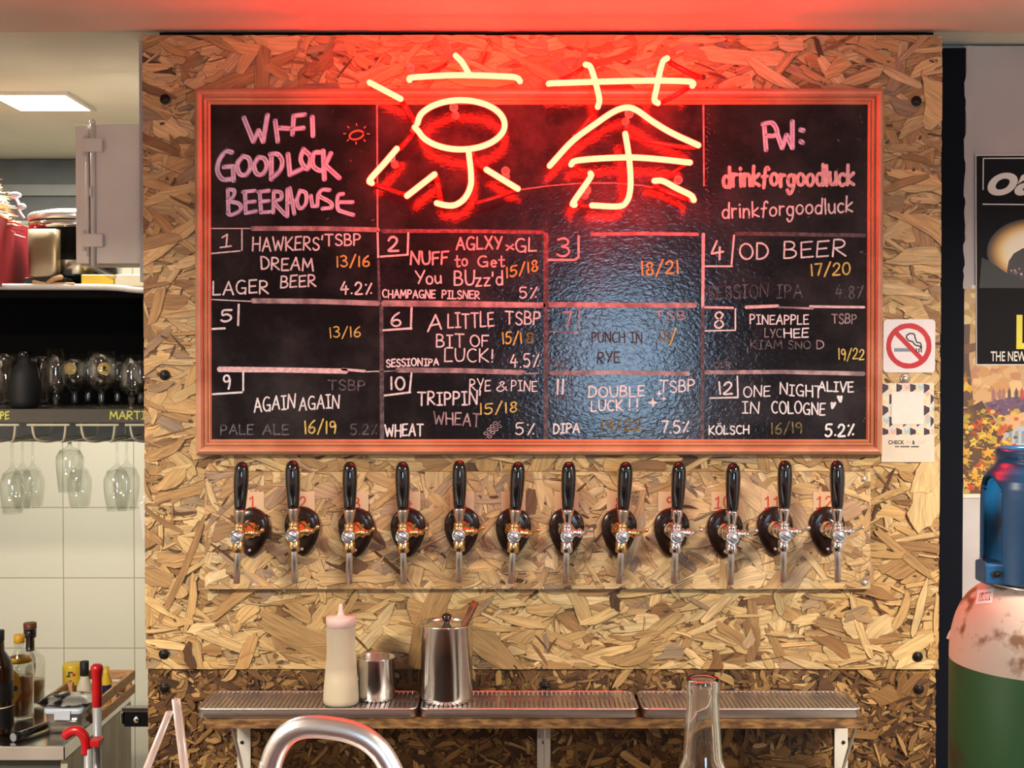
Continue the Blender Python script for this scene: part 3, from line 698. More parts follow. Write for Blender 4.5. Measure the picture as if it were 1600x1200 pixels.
TX = [  # ink, text, baseline start, baseline end, height, stroke
 (W_, '^1', 345, 386, 361, 385, 20, 2.6), (W_, "HAWKERS'", 395, 392, 504, 390, 20, 2.6), (W_, 'TSBP', 508, 384, 563, 382, 17, 2.6), (W_, 'DREAM', 408, 421, 489, 423, 19, 2.7), (Ye, '13/16', 526, 417, 577, 416, 16, 2.7),
 (W_, 'BEER', 439, 449, 493, 447, 18, 2.6), (W_, 'LAGER', 333, 460, 419, 458, 21, 2.6), (W_, '4.2%', 533, 459, 581, 459, 18, 2.9),
 (W_, '5', 346, 502, 362, 502, 18, 3.2), (Ye, '13/16', 515, 527, 563, 526, 16, 2.1),
 (W_, '2', 607, 393, 622, 393, 21, 3.6), (K_, 'AGLXY', 713, 390, 784, 389, 19, 2.8), (K_, 'x', 791, 391, 802, 390, 15, 2.6), (W_, 'GL', 806, 393, 838, 393, 20, 2.5), (K_, 'NUFF', 642, 414, 700, 412, 20, 3), (K_, 'to', 711, 416, 730, 416, 18, 2.6), (K_, 'G', 747, 417, 762, 416, 17, 2.6), (K_, 'et', 767, 416, 788, 416, 17, 2.5),
 (W_, 'Y', 649, 444, 663, 443, 20, 2.5), (W_, 'ou', 666, 444, 689, 443, 19, 2.5), (W_, 'BU', 710, 446, 741, 446, 22, 2.7), (W_, "zz'd", 743, 447, 785, 445, 20, 2.6), (Ye, '15/18', 791, 434, 840, 423, 16, 2.5), (W_, 'CHAMPAGNE', 598, 465, 680, 466, 12, 2.3), (W_, 'PILSNER', 691, 466, 749, 467, 12, 2.2), (W_, '5%', 812, 466, 839, 466, 17, 2.4),
 (W_, '6', 611, 509, 626, 509, 21, 3), (W_, 'A', 669, 518, 690, 514, 24, 2.7), (W_, 'LITTLE', 700, 513, 771, 510, 22, 2.5), (W_, 'TSBP', 790, 506, 844, 508, 19, 2.4), (W_, 'BIT', 682, 543, 725, 543, 20, 2.4), (W_, 'OF', 735, 541, 763, 542, 18, 2.3), (Ye, '15/1', 785, 537, 815, 537, 17, 2.4), (Yd, '8', 822, 536, 834, 536, 16, 2.6), (W_, 'LUCK!', 695, 565, 770, 565, 20, 2.3), (W_, 'SESSION', 604, 573, 660, 571, 11, 2.3), (W_, 'IPA', 663, 572, 685, 570, 10, 2.2), (W_, '4.5%', 798, 573, 842, 573, 20, 2.3),
 (K_, '3', 871, 401, 890, 401, 28, 3), (Ye, '18/21', 1002, 429, 1060, 427, 20, 2.6),
 (Ln_, '7', 880, 514, 893, 514, 27, 2.6), (Gh, 'PUNCH IN', 925, 534, 1003, 536, 16, 2.2), (Gh, 'RYE', 934, 567, 968, 567, 17, 2.4), (Ln_, 'TSB', 1022, 499, 1071, 499, 13, 1.6), (Yd, '13', 1030, 532, 1045, 532, 14, 2.4), (Ye, '/', 1047, 537, 1056, 537, 21, 2.4), (Dm, 'PALE', 858, 574, 888, 575, 14, 1.8),
 (W_, '4', 1112, 406, 1130, 404, 28, 3.2), (W_, 'OD', 1156, 405, 1200, 405, 25, 2.9), (W_, 'BEER', 1225, 404, 1322, 400, 25, 2.6), (Ye, '17/20', 1267, 431, 1328, 428, 18, 2.6), (Dm, 'SESSION', 1107, 468, 1200, 464, 20, 1.7), (Dm, 'IPA', 1214, 466, 1253, 464, 20, 1.7), (Dm, '4.8%', 1306, 467, 1349, 465, 20, 1.8),
 (W_, '8', 1116, 513, 1131, 513, 24, 2.8), (W_, 'PINEAPPLE', 1172, 506, 1263, 506, 14, 2.1), (Ln_, 'TSBP', 1300, 505, 1338, 505, 14, 1.9), (Ln_, 'LYC', 1195, 527, 1221, 527, 13, 1.8), (W_, 'HEE', 1225, 527, 1263, 527, 14, 2.2), (Dm, 'KIAM', 1173, 545, 1222, 545, 13, 2), (Dm, 'SNO', 1232, 545, 1266, 545, 12, 2), (Ln_, 'D', 1276, 545, 1287, 545, 13, 1.7), (Ye, '19/22', 1310, 562, 1350, 561, 16, 2),
 (Dm, 'OUR', 1116, 574, 1141, 574, 8, 1.8),
 (W_, '9', 349, 608, 360, 608, 20, 3), (Dm, 'TSBP', 513, 609, 570, 610, 15, 2.2), (W_, 'AGAIN', 397, 643, 461, 637, 21, 2.5), (W_, 'AGAIN', 468, 641, 530, 637, 20, 2.4), (Dm, 'PALE', 345, 679, 396, 679, 15, 2), (Dm, 'ALE', 411, 679, 451, 679, 15, 2.2), (Ye, '16/19', 476, 677, 525, 676, 19, 2.6), (Dm, '5.2%', 548, 679, 589, 679, 16, 1.9),
 (W_, '10', 610, 608, 632, 608, 19, 3.2), (W_, 'RYE', 734, 610, 766, 610, 17, 2.1), (W_, '&', 776, 611, 792, 611, 15, 1.9), (W_, 'PINE', 799, 611, 839, 611, 16, 1.8), (W_, "TRIPPIN'", 653, 633, 751, 632, 20, 2.7), (Ln_, 'WHEAT', 678, 661, 750, 667, 19, 2.4), (Ye, '15/18', 750, 647, 808, 643, 16, 2.3), (W_, 'WHEAT', 602, 682, 661, 681, 18, 2.6), (W_, '5%', 806, 679, 835, 679, 18, 2.2),
 (W_, '|', 870, 616, 873, 616, 22, 3.2), (W_, '|', 878, 616, 881, 616, 22, 3.2), (W_, 'DOUBLE', 920, 620, 1007, 619, 16, 2.5), (W_, 'LUCK', 924, 642, 973, 641, 16, 2.4), (W_, '!', 982, 641, 985, 641, 16, 2.4), (W_, '!', 994, 641, 997, 641, 18, 2.4), (W_, 'TSBP', 1031, 613, 1085, 611, 18, 2.2), (W_, 'DIPA', 865, 677, 905, 676, 14, 2.6), (Yd, '19/22', 940, 674, 1001, 673, 17, 2.8), (W_, '7.5%', 1034, 676, 1076, 676, 18, 2.6),
 (W_, '12', 1123, 616, 1144, 615, 19, 2.8), (W_, 'ONE', 1162, 620, 1203, 619, 16, 2.1), (W_, 'NIGHT', 1219, 616, 1284, 622, 17, 2.2), (W_, 'ALIVE', 1279, 611, 1333, 612, 15, 2.4), (W_, 'IN', 1160, 645, 1186, 645, 17, 2.1), (W_, 'COLOGNE', 1206, 645, 1289, 648, 18, 2.3), (W_, 'KöLSCH', 1108, 679, 1170, 678, 13, 2.3), (Yd, '16/19', 1205, 677, 1253, 676, 16, 2.4), (W_, '5.2%', 1290, 681, 1334, 681, 18, 3.2),
 (W_, 'drinkforgoodluck', 1129, 341, 1332, 331, 23, 2.8),
]
for m, t, x0, y0, x1, y1, h, wd in TX: ink(m).text(t, x0, y0, x1, y1, h, wd)
# thick felt-tip lettering
for pts in ([(381, 184), (396, 221), (404, 204), (411, 221), (418, 180)], [(430, 189), (434, 221)], [(438, 200), (452, 201)], [(459, 181), (457, 210)], [(459, 181), (476, 179)], [(457, 202), (474, 200)], [(488, 183), (489, 212)],
            [(362, 238), (352, 237), (342, 252), (340, 268), (348, 280), (362, 280)], [(350, 261), (364, 260), (365, 282)], [(380, 244), (371, 256), (374, 271), (384, 273), (391, 262), (389, 248), (380, 244)], [(404, 246), (397, 258), (401, 271), (410, 272), (417, 260), (413, 248), (404, 246)],
            [(424, 242), (424, 280)], [(422, 241), (434, 241), (441, 252), (438, 266), (426, 277)], [(450, 241), (453, 273), (476, 262)], [(474, 233), (470, 250), (480, 264), (485, 246), (475, 234)], [(501, 238), (490, 240), (489, 258), (498, 266), (506, 266)], [(505, 236), (507, 280)], [(517, 240), (508, 258), (530, 278)],
            [(356, 296), (357, 334)], [(356, 296), (366, 298), (364, 308), (356, 314), (373, 318), (376, 328), (362, 336), (356, 333)], [(380, 300), (398, 298)], [(383, 302), (384, 332)], [(384, 316), (398, 315)], [(384, 333), (400, 330)], [(404, 300), (420, 298)], [(406, 302), (408, 332)], [(407, 315), (420, 314)], [(408, 332), (422, 331)],
            [(428, 299), (427, 332)], [(428, 299), (439, 301), (439, 311), (429, 316), (446, 336)], [(449, 296), (449, 338)], [(449, 318), (460, 314)], [(453, 294), (460, 334)], [(469, 298), (464, 314), (469, 326), (478, 318), (478, 302), (469, 298)], [(486, 306), (488, 322), (496, 322), (497, 304)], [(515, 297), (503, 297), (499, 306), (516, 316), (518, 324), (504, 326)], [(536, 303), (528, 306), (528, 326), (536, 331), (552, 336)], [(530, 316), (551, 316)],
            [(1194, 194), (1197, 234)], [(1192, 194), (1206, 192), (1214, 204), (1210, 212), (1198, 212)], [(1214, 208), (1222, 231), (1229, 211), (1238, 231), (1238, 190)], [(1251, 203), (1255, 204)], [(1251, 221), (1254, 223)]):
    wd = 7.8 if pts[0][1] < 290 else 6.6; cv = len(pts) >= 5 and pts[0][0] not in (381, 1214)
    ink(T_).stroke(pts, wd, cv)
    for sg in (-1, 1): ink('chalk_lilac').stroke([(a + sg * wd * .24, b - sg * wd * .2) for a, b in pts], wd * .36, cv)
ink(K_).text('drinkforgoodluck', 1130, 292, 1334, 288, 30, 5.6)
# doodles: sun, stars, hearts, ear of wheat, stray flecks
o_ = ink('chalk_orange', 'sun'); o_.stroke([(557 + 11 * math.cos(a), 211 - 7 * math.sin(a + .3)) for a in [i * .4 for i in range(17)]], 2.6)
for a in range(8): o_.stroke([(557 + 17 * math.cos(a * .78), 209 - 13 * math.sin(a * .78)), (557 + 20 * math.cos(a * .78), 209 - 16 * math.sin(a * .78))], 1.5)
for cx, cy, r in ((1020, 629, 9), (1030, 615, 6), (1037, 623, 5)):
    c_ = ink(W_).cell(cx, cy); vs = []
    for i in range(8):
        rr = r if i % 2 == 0 else r * .32; p = P(cx + rr * math.sin(i * math.pi / 4), cy - rr * math.cos(i * math.pi / 4), c_.Y); vs.append((p.x, c_.Y - 1.3e-3, p.z))
    c_.add(vs, [list(range(8))])
for cx, cy, a in ((1302, 632, .5), (1312, 622, -.3)):
    c_ = ink(W_)
    for q in ((-3, -1), (3, -1)): c_.stroke([(cx + q[0] * .8, cy - 2), (cx - 3 * a, cy + 5)], 4.5)
ink(Dm).stroke([(759, 685), (768, 672), (782, 658)], 1.8)
for q in ((764, 677), (769, 671), (774, 666), (779, 661)):
    for e in ((-5, 0), (1, 5)): ink(Ln_).stroke(arc(q[0] + e[0], q[1] + e[1], 3, 2.2, 0, 360, 8), 1.4)
rr = random.Random(8)
for i in range(70):
    px, py = rr.choice([(rr.uniform(333, 590), rr.uniform(160, 350)), (rr.uniform(1102, 1352), rr.uniform(160, 350)), (rr.uniform(1340, 1354), rr.uniform(180, 690)), (rr.uniform(335, 1350), rr.uniform(340, 690))])
    a = rr.uniform(0, 3.1); l = rr.uniform(.5, 5)
    ink(rr.choice([Gh, Gh, Dm])).stroke([(px, py), (px + l * math.cos(a), py + l * math.sin(a))], rr.uniform(.8, 1.8))
for i in range(26):
    y = 170 + i * 7; ink(Gh).stroke([(1102 + rr.uniform(0, 5), y), (1103 + rr.uniform(0, 7), y + rr.uniform(2, 5))], rr.uniform(1, 2.6))
for k, (c, ms) in cells.items():
    if k == 'sun': nm, lb = 'sun_doodle', 'little orange chalk sun'
    elif k[0] < 0: nm, lb = [('network_lettering', 'thick lilac chalk network name'), ('chalk_smears', None), ('chalk_smears', None), ('password_lettering', 'chalk password, thick and thin')][k[1]]
    else: nm, lb = 'beer_entry', f'chalk entry numbered {k[0] * 4 + k[1] + 1}'
    o = c.build(nm, [M[m] for m in ms], mboard, recalc=False)
    if lb: o['label'] = lb

# ================================================================== NEON SIGN: two tube characters
NY = -.105; NR = .0062
def neon_path(pts, curved=True, y=NY):
    p = [P(a, b, y) for a, b in pts]
    return spline(p, 6) if curved and len(p) > 2 else p
def neon_char(name, label, strokes, links, posts, cx, cz):
    c = P(cx, cz, NY); t = thing(name, label, 'neon sign', (c.x, 0, c.z), 'neon characters above the menu')
    for pts in strokes:
        MB().round_tube(neon_path(pts), NR, 14).build('glowing_tube', M['neon'], t)
    for a, b, *k in links:
        pa, pb = P(*a, NY), P(*b, NY); r = k[0] if k else .0058; dep = .022
        MB().tube(spline([pa + Vector((0, .004, 0)), pa.lerp(pb, .2) + Vector((0, dep, 0)), pa.lerp(pb, .8) + Vector((0, dep, 0)), pb + Vector((0, .004, 0))], 6), r, 12).build('coated_tube', M['tube_red'], t)
    for a, yb in posts:
        p = P(*a, NY + .006); mb = MB()
        mb.lathe([(.009, yb), (.009, yb - .006), (.0035, yb - .008), (.0035, NY + .012), (.006, NY + .008)], (p.x, 0, p.z), 'y', 12)
        mb.tube([p + Vector((.008 * math.cos(q), .001, .008 * math.sin(q))) for q in [i * .628 for i in range(10)]], .0014, 6, closed=True)
        mb.build('tube_support', M['support'], t)
WB = .0; FB = BY
ring = [(720 + 68.5 * math.cos(math.radians(a)), 195 - 38.5 * math.sin(math.radians(a))) for a in range(172, -186, -14)]
ring = [(652, 193)] + ring[1:-1] + [(648, 199)]
neon_char('neon_character', 'red neon Chinese character with an oval ring, nearer the chalked network name', [
    [(712, 87), (721, 96), (728, 107), (734, 118)], [(640, 125), (646, 121), (715, 117.5), (790, 119.5), (808, 122), (812.5, 127)], [(577.5, 129), (626, 154.5)], ring,
    [(732.5, 239), (736, 272), (735, 292), (726, 310), (712, 320), (698, 321), (682.5, 317.5)], [(620, 232.5), (600, 256), (578, 281), (581, 286)], [(679, 272.5), (636, 306)], [(760, 265), (809, 295)]],
    [((626, 154.5), (648, 190)), ((645, 203), (621, 232)), ((580, 286), (634, 304)), ((681, 275), (688, 315)), ((737, 240), (761, 265)), ((809, 296), (738, 318), .0045), ((640, 125), (700, 96), .004)],
    [((641, 105), WB), ((790, 267), FB), ((611, 247), FB), ((709, 168), FB)], 700, 320)
neon_char('neon_character', 'red neon Chinese character with a peaked roof stroke, nearer the chalked password', [
    [(857.5, 131), (866, 130), (945, 127.5), (1020, 126), (1072, 127), (1083, 130), (1082, 134)], [(915, 101), (922, 104), (928, 120), (934, 142.5), (936.5, 157), (934, 167)], [(1042.5, 91), (1036, 96), (1031, 112.5), (1026, 137.5), (1022.5, 156), (1028, 161)],
    [(859, 259), (895, 220), (932, 192.5), (960, 174), (980, 168), (996, 173), (1020, 190), (1050, 208), (1091, 227)], [(892.5, 257), (899, 251.5), (932, 248), (985, 246), (1032, 249), (1078, 254)],
    [(977, 209), (982, 240), (985, 272.5), (984.5, 298), (979, 315), (966, 322.5), (925, 321)], [(922.5, 271), (922, 278), (896, 316), (898, 320)], [(1022.5, 282.5), (1036, 283), (1057, 294), (1079, 305), (1084, 312.5)]],
    [((914, 102), (876, 122), .0042), ((933, 168), (897, 212), .0035), ((1043, 91), (1100, 120), .006), ((1078, 134), (1030, 160), .005), ((983, 212), (1086, 230), .0045), ((898, 258), (923, 272), .0042), ((900, 319), (926, 321), .0045), ((1070, 257), (1033, 280), .0035), ((1024, 290), (1080, 312), .006)],
    [((1014, 116), WB), ((983, 178), FB), ((1060, 281), FB), ((917, 297), FB)], 975, 322)

# ================================================================== BEER TAPS
def make_tap(label, body, lever):
    t = thing('beer_tap', label, 'beer tap', (0, 0, 0), 'row of beer taps')
    def bl(mb, n, m, par=None): return mb.build(n, m, par or t, world=False)
    # egg-shaped wall flange
    egg = []
    for i in range(36):
        a = 2 * math.pi * i / 36; c, s_ = math.cos(a), math.sin(a)
        egg.append((.0385 * c * (1 - .25 * max(0, -s_) ** 2 ), .041 * s_ + .006 if s_ > 0 else .067 * s_ * (1 - .06 * abs(c)) + .006))
    mb = MB()
    rings = [[Vector((x * k, y, .006 + (z - .006) * k)) for x, z in egg] for k, y in ((1, 0), (1, -.004), (.93, -.008), (.6, -.0095), (.3, -.01))]
    mb.loft(rings, True, True); fl = bl(mb, 'wall_flange', M['dark_bronze'])
    for z in (-.045,):
        bl(MB().lathe([(.0035, -.006), (.0035, -.0105), (0, -.0118)], (0, 0, z), 'y', 10), 'flange_screw', M['slot'], fl)
    for sx in (-1, 1): bl(MB().lathe([(.0035, -.006), (.0035, -.0095), (0, -.0105)], (sx * .022, 0, .026), 'y', 10), 'flange_screw', M['bolt'], fl)
    bl(MB().lathe([(.0215, -.008), (.021, -.014), (.0165, -.024), (.0125, -.031), (.0125, -.037), (.0155, -.038), (.0155, -.05), (.0115, -.052), (.0115, -.088)], (0, 0, 0), 'y', 24), 'shank', body)
    b = -.102
    mb = MB()
    mb.lathe([(0, -.0355), (.0108, -.035), (.0122, -.033), (.0122, -.0135), (.0105, -.012), (.013, -.006), (.0142, .002), (.0135, .010), (.0098, .016), (.0108, .019), (.0108, .0235), (.008, .0255), (0, .0257)], (0, b, 0), 'z', 24)
    bl(mb, 'faucet_body', body)
    hexv = [(.0142 * math.cos(math.pi / 3 * i + .26), .0142 * math.sin(math.pi / 3 * i + .26)) for i in range(6)]
    mb = MB(); mb.lathe([(.0138, b - .004), (.0142, b - .014), (.0138, b - .0205), (.0112, b - .0215), (.011, b - .0195), (0, b - .0195)], (0, 0, 0), 'y', 24)
    nut = bl(mb, 'pivot_nut', M['chrome'])
    mb = MB(); mb.lathe([(.0104, b - .0192), (.0102, b - .0212), (0, b - .0215)], (0, 0, 0), 'y', 20); bl(mb, 'nut_face', M['slot'], nut)
    mb = MB(); mb.box(-.0095, .0095, b - .0219, b - .0213, -.0008, .0008); o = bl(mb, 'screw_slot', M['black_matte'], nut); o.rotation_euler = (0, .5, 0)
    bl(MB().lathe([(.0068, -.035), (.0068, -.1), (.0058, -.1), (.0056, -.04)], (0, b, 0), 'z', 20), 'spout', M['steel'])
    # lever neck, collar, handle
    bl(MB().lathe([(0, .024), (.0072, .0245), (.0085, .03), (.0105, .040), (.0128, .052), (.0128, .0545), (0, .055)], (0, b, 0), 'z', 24), 'lever_collar', lever)
    bl(MB().lathe([(0, .0535), (.0108, .054), (.0122, .062), (.0142, .085), (.0155, .108), (.0156, .125), (.0146, .139), (.0122, .148), (.0078, .1535), (0, .1555)], (0, b, 0), 'z', 28), 'handle', M['black_gloss'])
    # flow control on the side
    fc = MB(); fc.lathe([(.0095, .010), (.0095, .016), (.0075, .018), (.0075, .022), (.0098, .0235), (.0098, .029), (.0065, .031), (.0048, .036), (.0048, .041), (0, .0425)], (0, b + .012, .005), 'x', 18)
    f = bl(fc, 'flow_control', body)
    lv = MB(); lv.round_tube([(.036, b + .012, .005), (.042, b + .006, .009), (.049, b - .002, .014)], .0028, 10); lv.sphere((.0505, b - .003, .0152), .0046, 12)
    bl(lv, 'flow_lever', body, f)
    return t
protoA = make_tap('', M['brass'], M['nickel']); protoB = make_tap('', M['chrome'], M['chrome'])
TAPN = [(371, 838), (458, 836), (545, 838), (629, 838), (717, 836), (803, 838), (886, 838), (972, 838), (1057, 838), (1144, 840), (1226, 836), (1310, 836)]
LEAN = [-2.8, 1.0, -.5, .4, -.3, -3.6, -1.5, -3.2, -2.4, -1.3, -.8, .5]
FLX = [394, 473, 557, 638, 722, 802, 885, 967, 1049, 1132, 1210, 1291]
ORD = ['first', 'second', 'third', 'fourth', 'fifth', 'sixth', 'seventh', 'eighth', 'ninth', 'tenth', 'eleventh', 'twelfth']
used = set()
for i, (px, py) in enumerate(TAPN):
    br = i in (0, 1, 2, 3, 4, 5, 7); pr = protoA if br else protoB
    t = pr if pr not in used else copy_tree(pr); used.add(pr)
    p = P(px, py, TPY - .114); f = P(FLX[i], py, TPY); t.location = (f.x, TPY - .0033, p.z)
    t.rotation_euler = (0, math.radians(-LEAN[i]), math.atan2(p.x - f.x, .114))
    fin = 'brass' if br else 'chrome'
    if i == 0: lb = 'brass beer tap with black handle beside red number 1, at the kitchen end'
    elif i == 11: lb = 'chrome beer tap with black handle beside red number 12, at the cylinder end'
    else: lb = f'{fin} beer tap with black handle, {ORD[i]} counted from the kitchen end of the row'
    t['label'] = lb
# number stickers behind the handles
for i in range(12):
    x = FLX[i] + (0 if i < 8 else -2); y0, y1 = 768, 798
    p0, p1 = P(x - 19, y1, TPY), P(x + 19, y0, TPY)
    st = thing('number_sticker', f'pale tape sticker with red number {i + 1} behind the {ORD[i]} tap handle from the kitchen end', 'sticker', ((p0.x + p1.x) / 2, TPY - .0028, p0.z), 'tap number stickers')
    MB().box(p0.x, p1.x, TPY - .0029, TPY - .0026, p0.z, p1.z).build('tape', M['pale_tape'], st)
    c = Chalk(TPY - .0031); s_ = str(i + 1)
    if len(s_) == 1: c.text('^1' if s_ == '1' else s_, x - 5, 794, x + 5, 794, 17, 2.4)
    else:
        c.text('^1', x - 13, 794, x - 4, 794, 18, 2.4)
        if s_[1] == '1': c.text('^1', x + 1, 794, x + 10, 794, 18, 2.4)
        else: c.text(s_[1], x + 1, 794, x + 11, 794, 18, 2.4)
    c.build('number', M['red_marker'], st, recalc=False)

# ================================================================== DRIP SHELF AND TRAYS
ty0, ty1 = -.15, -.012
zsh = PZ(1124, ty0)
shx0, shx1 = PX(318, ty0), PX(1359, ty0)
sh = thing('drip_shelf', 'long strand board shelf on white brackets under the steel drip trays', 'shelf', ((shx0 + shx1) / 2, -.08, zsh - .02))
MB().box(shx0, shx1, ty0, -.0015, zsh - .019, zsh).build('shelf_board', M['ply_edge'], sh)
for px in (378, 850, 1318):
    x = PX(px, -.01); mb = MB()
    mb.box(x - .0145, x + .0145, -.006, -.001, zsh - .30, zsh - .0195); mb.box(x - .0145, x + .0145, ty0 + .02, -.006, zsh - .0245, zsh - .0195)
    mb.prism([(-.006, zsh - .16), (-.006, zsh - .17), (-.12, zsh - .03), (-.12, zsh - .0245), (-.11, zsh - .0245)], lambda a, b, h, x=x: Vector((x - .002 + h, a, b)), .004)
    b_ = mb.build('bracket', M['white_plastic'], sh)
    q = P(px, 1160, -.0065); MB().lathe([(.004, -.0055), (.004, -.0075), (0, -.009)], (q.x, 0, q.z), 'y', 10).build('bracket_screw', M['bolt'], b_)
ztop = PZ(1107, ty0)
names3 = ['steel drip tray on the shelf, carrying the squeeze bottle and small cup', 'middle steel drip tray on the shelf, carrying the lidded canister', 'empty steel drip tray on the shelf, nearest the gas cylinder']
for i, (a, b) in enumerate(((304, 650), (655, 1000), (1005, 1350))):
    x0, x1 = PX(a, ty0), PX(b, ty0); y0, y1 = ty0, ty1
    t = thing('drip_tray', names3[i], 'drip tray', ((x0 + x1) / 2, (y0 + y1) / 2, zsh + .0005), 'steel drip trays')
    def rr(d, z, r=.016):
        out = []
        for cx, cy, a0 in ((x1 - r, y1 - r, 0), (x0 + r, y1 - r, 90), (x0 + r, y0 + r, 180), (x1 - r, y0 + r, 270)):
            for k in range(6):
                q = math.radians(a0 + k * 18); out.append(Vector((cx + (r - d) * math.cos(q), cy + (r - d) * math.sin(q), z)))
        return out
    zb = zsh + .0005; zt_ = ztop
    mb = MB(); mb.loft([rr(.006, zb), rr(.003, zb + .001), rr(.0015, zb + .004), rr(.0025, zt_ - .005), rr(.0005, zt_ - .004), rr(0, zt_ - .002), rr(.001, zt_), rr(.004, zt_), rr(.005, zt_ - .006), rr(.007, zt_ - .012)], True, False)
    mb.add(rr(.007, zt_ - .012), [list(range(24))]); mb.add(rr(.006, zb), [list(range(24))])
    mb.build('tray_pan', M['steel'], t)
    gr = MB(); n = 44
    for k in range(n):
        xx = x0 + .008 + (x1 - x0 - .016) * (k + .5) / n
        gr.box(xx - .0035, xx + .0035, y0 + .0065, y1 - .0065, zt_ - .004, zt_ - .0008)
    for yy in (y0 + .03, (y0 + y1) / 2, y1 - .03): gr.box(x0 + .0075, x1 - .0075, yy - .002, yy + .002, zt_ - .0062, zt_ - .0041)
    gr.build('grating', M['steel'], t)

def upright(py_base, zsurf):  # depth at which a picture row meets a horizontal surface
    lo, hi = -2.0, 1.6
    for _ in range(60):
        m = (lo + hi) / 2
        if PZ(py_base, m) > zsurf: hi = m
        else: lo = m
    return m
zg = ztop - .0008 + .0003
# squeeze bottle
by = -.112; c = P(533, 1100, by); k = S(by)
t = thing('squeeze_bottle', 'translucent squeeze bottle with pinkish cap and nozzle, half full', 'bottle', (c.x, by, zg))
zz = lambda py: PZ(py, by)
H = zz(978) - zg
out = [(0, 0), (.0335, 0), (.0368, .004), (.0375, .012), (.036, .04), (.0325, .075), (.030, .105), (.0298, .13), (.0305, H - .008), (.0305, H)]
MB().lathe([(r, zg + h) for r, h in out], (c.x, by, 0), 'z', 40).build('bottle_body', M['frost'], t)
MB().lathe([(0, zg + .002), (.033, zg + .002), (.0358, zg + .006), (.036, zg + .013), (.0345, zg + .04), (.0318, zg + .068), (0, zg + .068)], (c.x, by, 0), 'z', 36).build('syrup', M['syrup'], t)
MB().lathe([(.0305, zg + H + .0002), (.0312, zg + H + .0005), (.0312, zg + H + .019), (.0302, zg + H + .0205), (.0095, zg + H + .022), (.0062, zg + H + .028), (.0048, zg + H + .038), (.004, zg + H + .046), (.0025, zg + H + .047), (0, zg + H + .047)], (c.x, by, 0), 'z', 32).build('nozzle_cap', M['pink_plastic'], t)
# small steel cup
cy = -.072; c = P(587, 1090, cy); r = 30 * S(cy); H = PZ(1026, cy) - zg
t = tag(MB().lathe([(0, zg), (r * .9, zg), (r * .98, zg + .004), (r, zg + .01), (r, zg + H - .002), (r * 1.035, zg + H), (r * 1.035, zg + H + .001), (r * .97, zg + H - .001), (r * .96, zg + .006), (0, zg + .005)], (c.x, cy, 0), 'z', 40).build('steel_cup', M['steel_polished'], loc=(c.x, cy, zg)), 'small open polished steel cup beside the squeeze bottle', 'cup')
# canister with lid and a ladle handle
cy = -.082; c = P(698, 1092, cy); r = 40.5 * S(cy); H = PZ(974, cy) - zg
t = thing('steel_canister', 'tall polished steel canister with black knobbed lid on the middle drip tray', 'canister', (c.x, cy, zg))
MB().lathe([(0, zg), (r * .93, zg), (r * .985, zg + .004), (r, zg + .012), (r, zg + H - .004), (r * 1.05, zg + H - .001), (r * 1.055, zg + H + .001), (r * 1.03, zg + H + .002), (r * .97, zg + H - .002), (r * .96, zg + .006), (0, zg + .005)], (c.x, cy, 0), 'z', 48).build('canister_body', M['steel_polished'], t)
ld = MB().lathe([(r * .955, zg + H - .006), (r * .95, zg + H - .003), (r * .7, zg + H - .001), (r * .3, zg + H + .001), (0, zg + H + .0015)], (c.x, cy, 0), 'z', 40).build('lid', M['steel_polished'], t)
zk = zg + H + .0015
MB().lathe([(.006, zk - .001), (.0065, zk + .003), (.0085, zk + .007), (.0115, zk + .010), (.0118, zk + .014), (.009, zk + .018), (.004, zk + .0205), (0, zk + .021)], (c.x, cy, 0), 'z', 8).build('lid_knob', M['black_gloss'], ld)
a, b = P(722, 985, cy - .01), P(743, 940, cy - .005)
t = thing('wooden_spoon', 'dark wooden spoon handle sticking out of the steel canister', 'spoon', a)
MB().tube([a + (a - b) * 1.6, a, b], [.0055, .007, .0085], 10).build('spoon_handle', M['dark_wood'], t)

# ================================================================== SIGNS BESIDE THE BOARD
def rrect(x0, y0, x1, y1, r, n=5):
    o = []
    for cx, cy, a0 in ((x1 - r, y0 + r, -90), (x1 - r, y1 - r, 0), (x0 + r, y1 - r, 90), (x0 + r, y0 + r, 180)):
        for k in range(n + 1):
            q = math.radians(a0 + 90 * k / n); o.append((cx + r * math.cos(q), cy + r * math.sin(q)))
    return o
def slab(px_poly, Y, th, name, m, parent):
    mb = MB(); pts = [P(a, b, Y) for a, b in px_poly]
    mb.prism([(p.x, p.z) for p in pts], lambda a, b, h: Vector((a, Y - h, b)), th); return mb.build(name, m, parent)
sy = -.0073
p = P(1420, 582, sy)
t = thing('no_smoking_sign', 'square white no smoking sticker with red prohibition ring on the strand board', 'sign', (p.x, sy, p.z))
slab([(a + (b - 541) * -.01, b) for a, b in rrect(1380, 499, 1461, 582, 6)], sy, .0008, 'sticker_sheet', M['sticker_white'], t)
c = Chalk(sy - .0009)
c.stroke([(1420 + 31.5 * math.cos(q), 540.5 - 31.5 * math.sin(q)) for q in [i * math.pi / 24 for i in range(49)]], 8.2)
c.stroke([(1399, 519), (1441, 562)], 7.6); red = c
c2 = Chalk(sy - .00085)
for q in range(3): pass
v = [P(a, b, c2.Y) for a, b in ((1397, 544), (1397, 549.5), (1427, 549.5), (1427, 544))]; c2.add(v, [[0, 1, 2, 3]])
c2.build('cigarette', M['grey_print'], t, recalc=False)
c3 = Chalk(sy - .00095)
for x in (1432, 1436, 1439.5): c3.stroke([(x, 545), (x, 550)], 2)
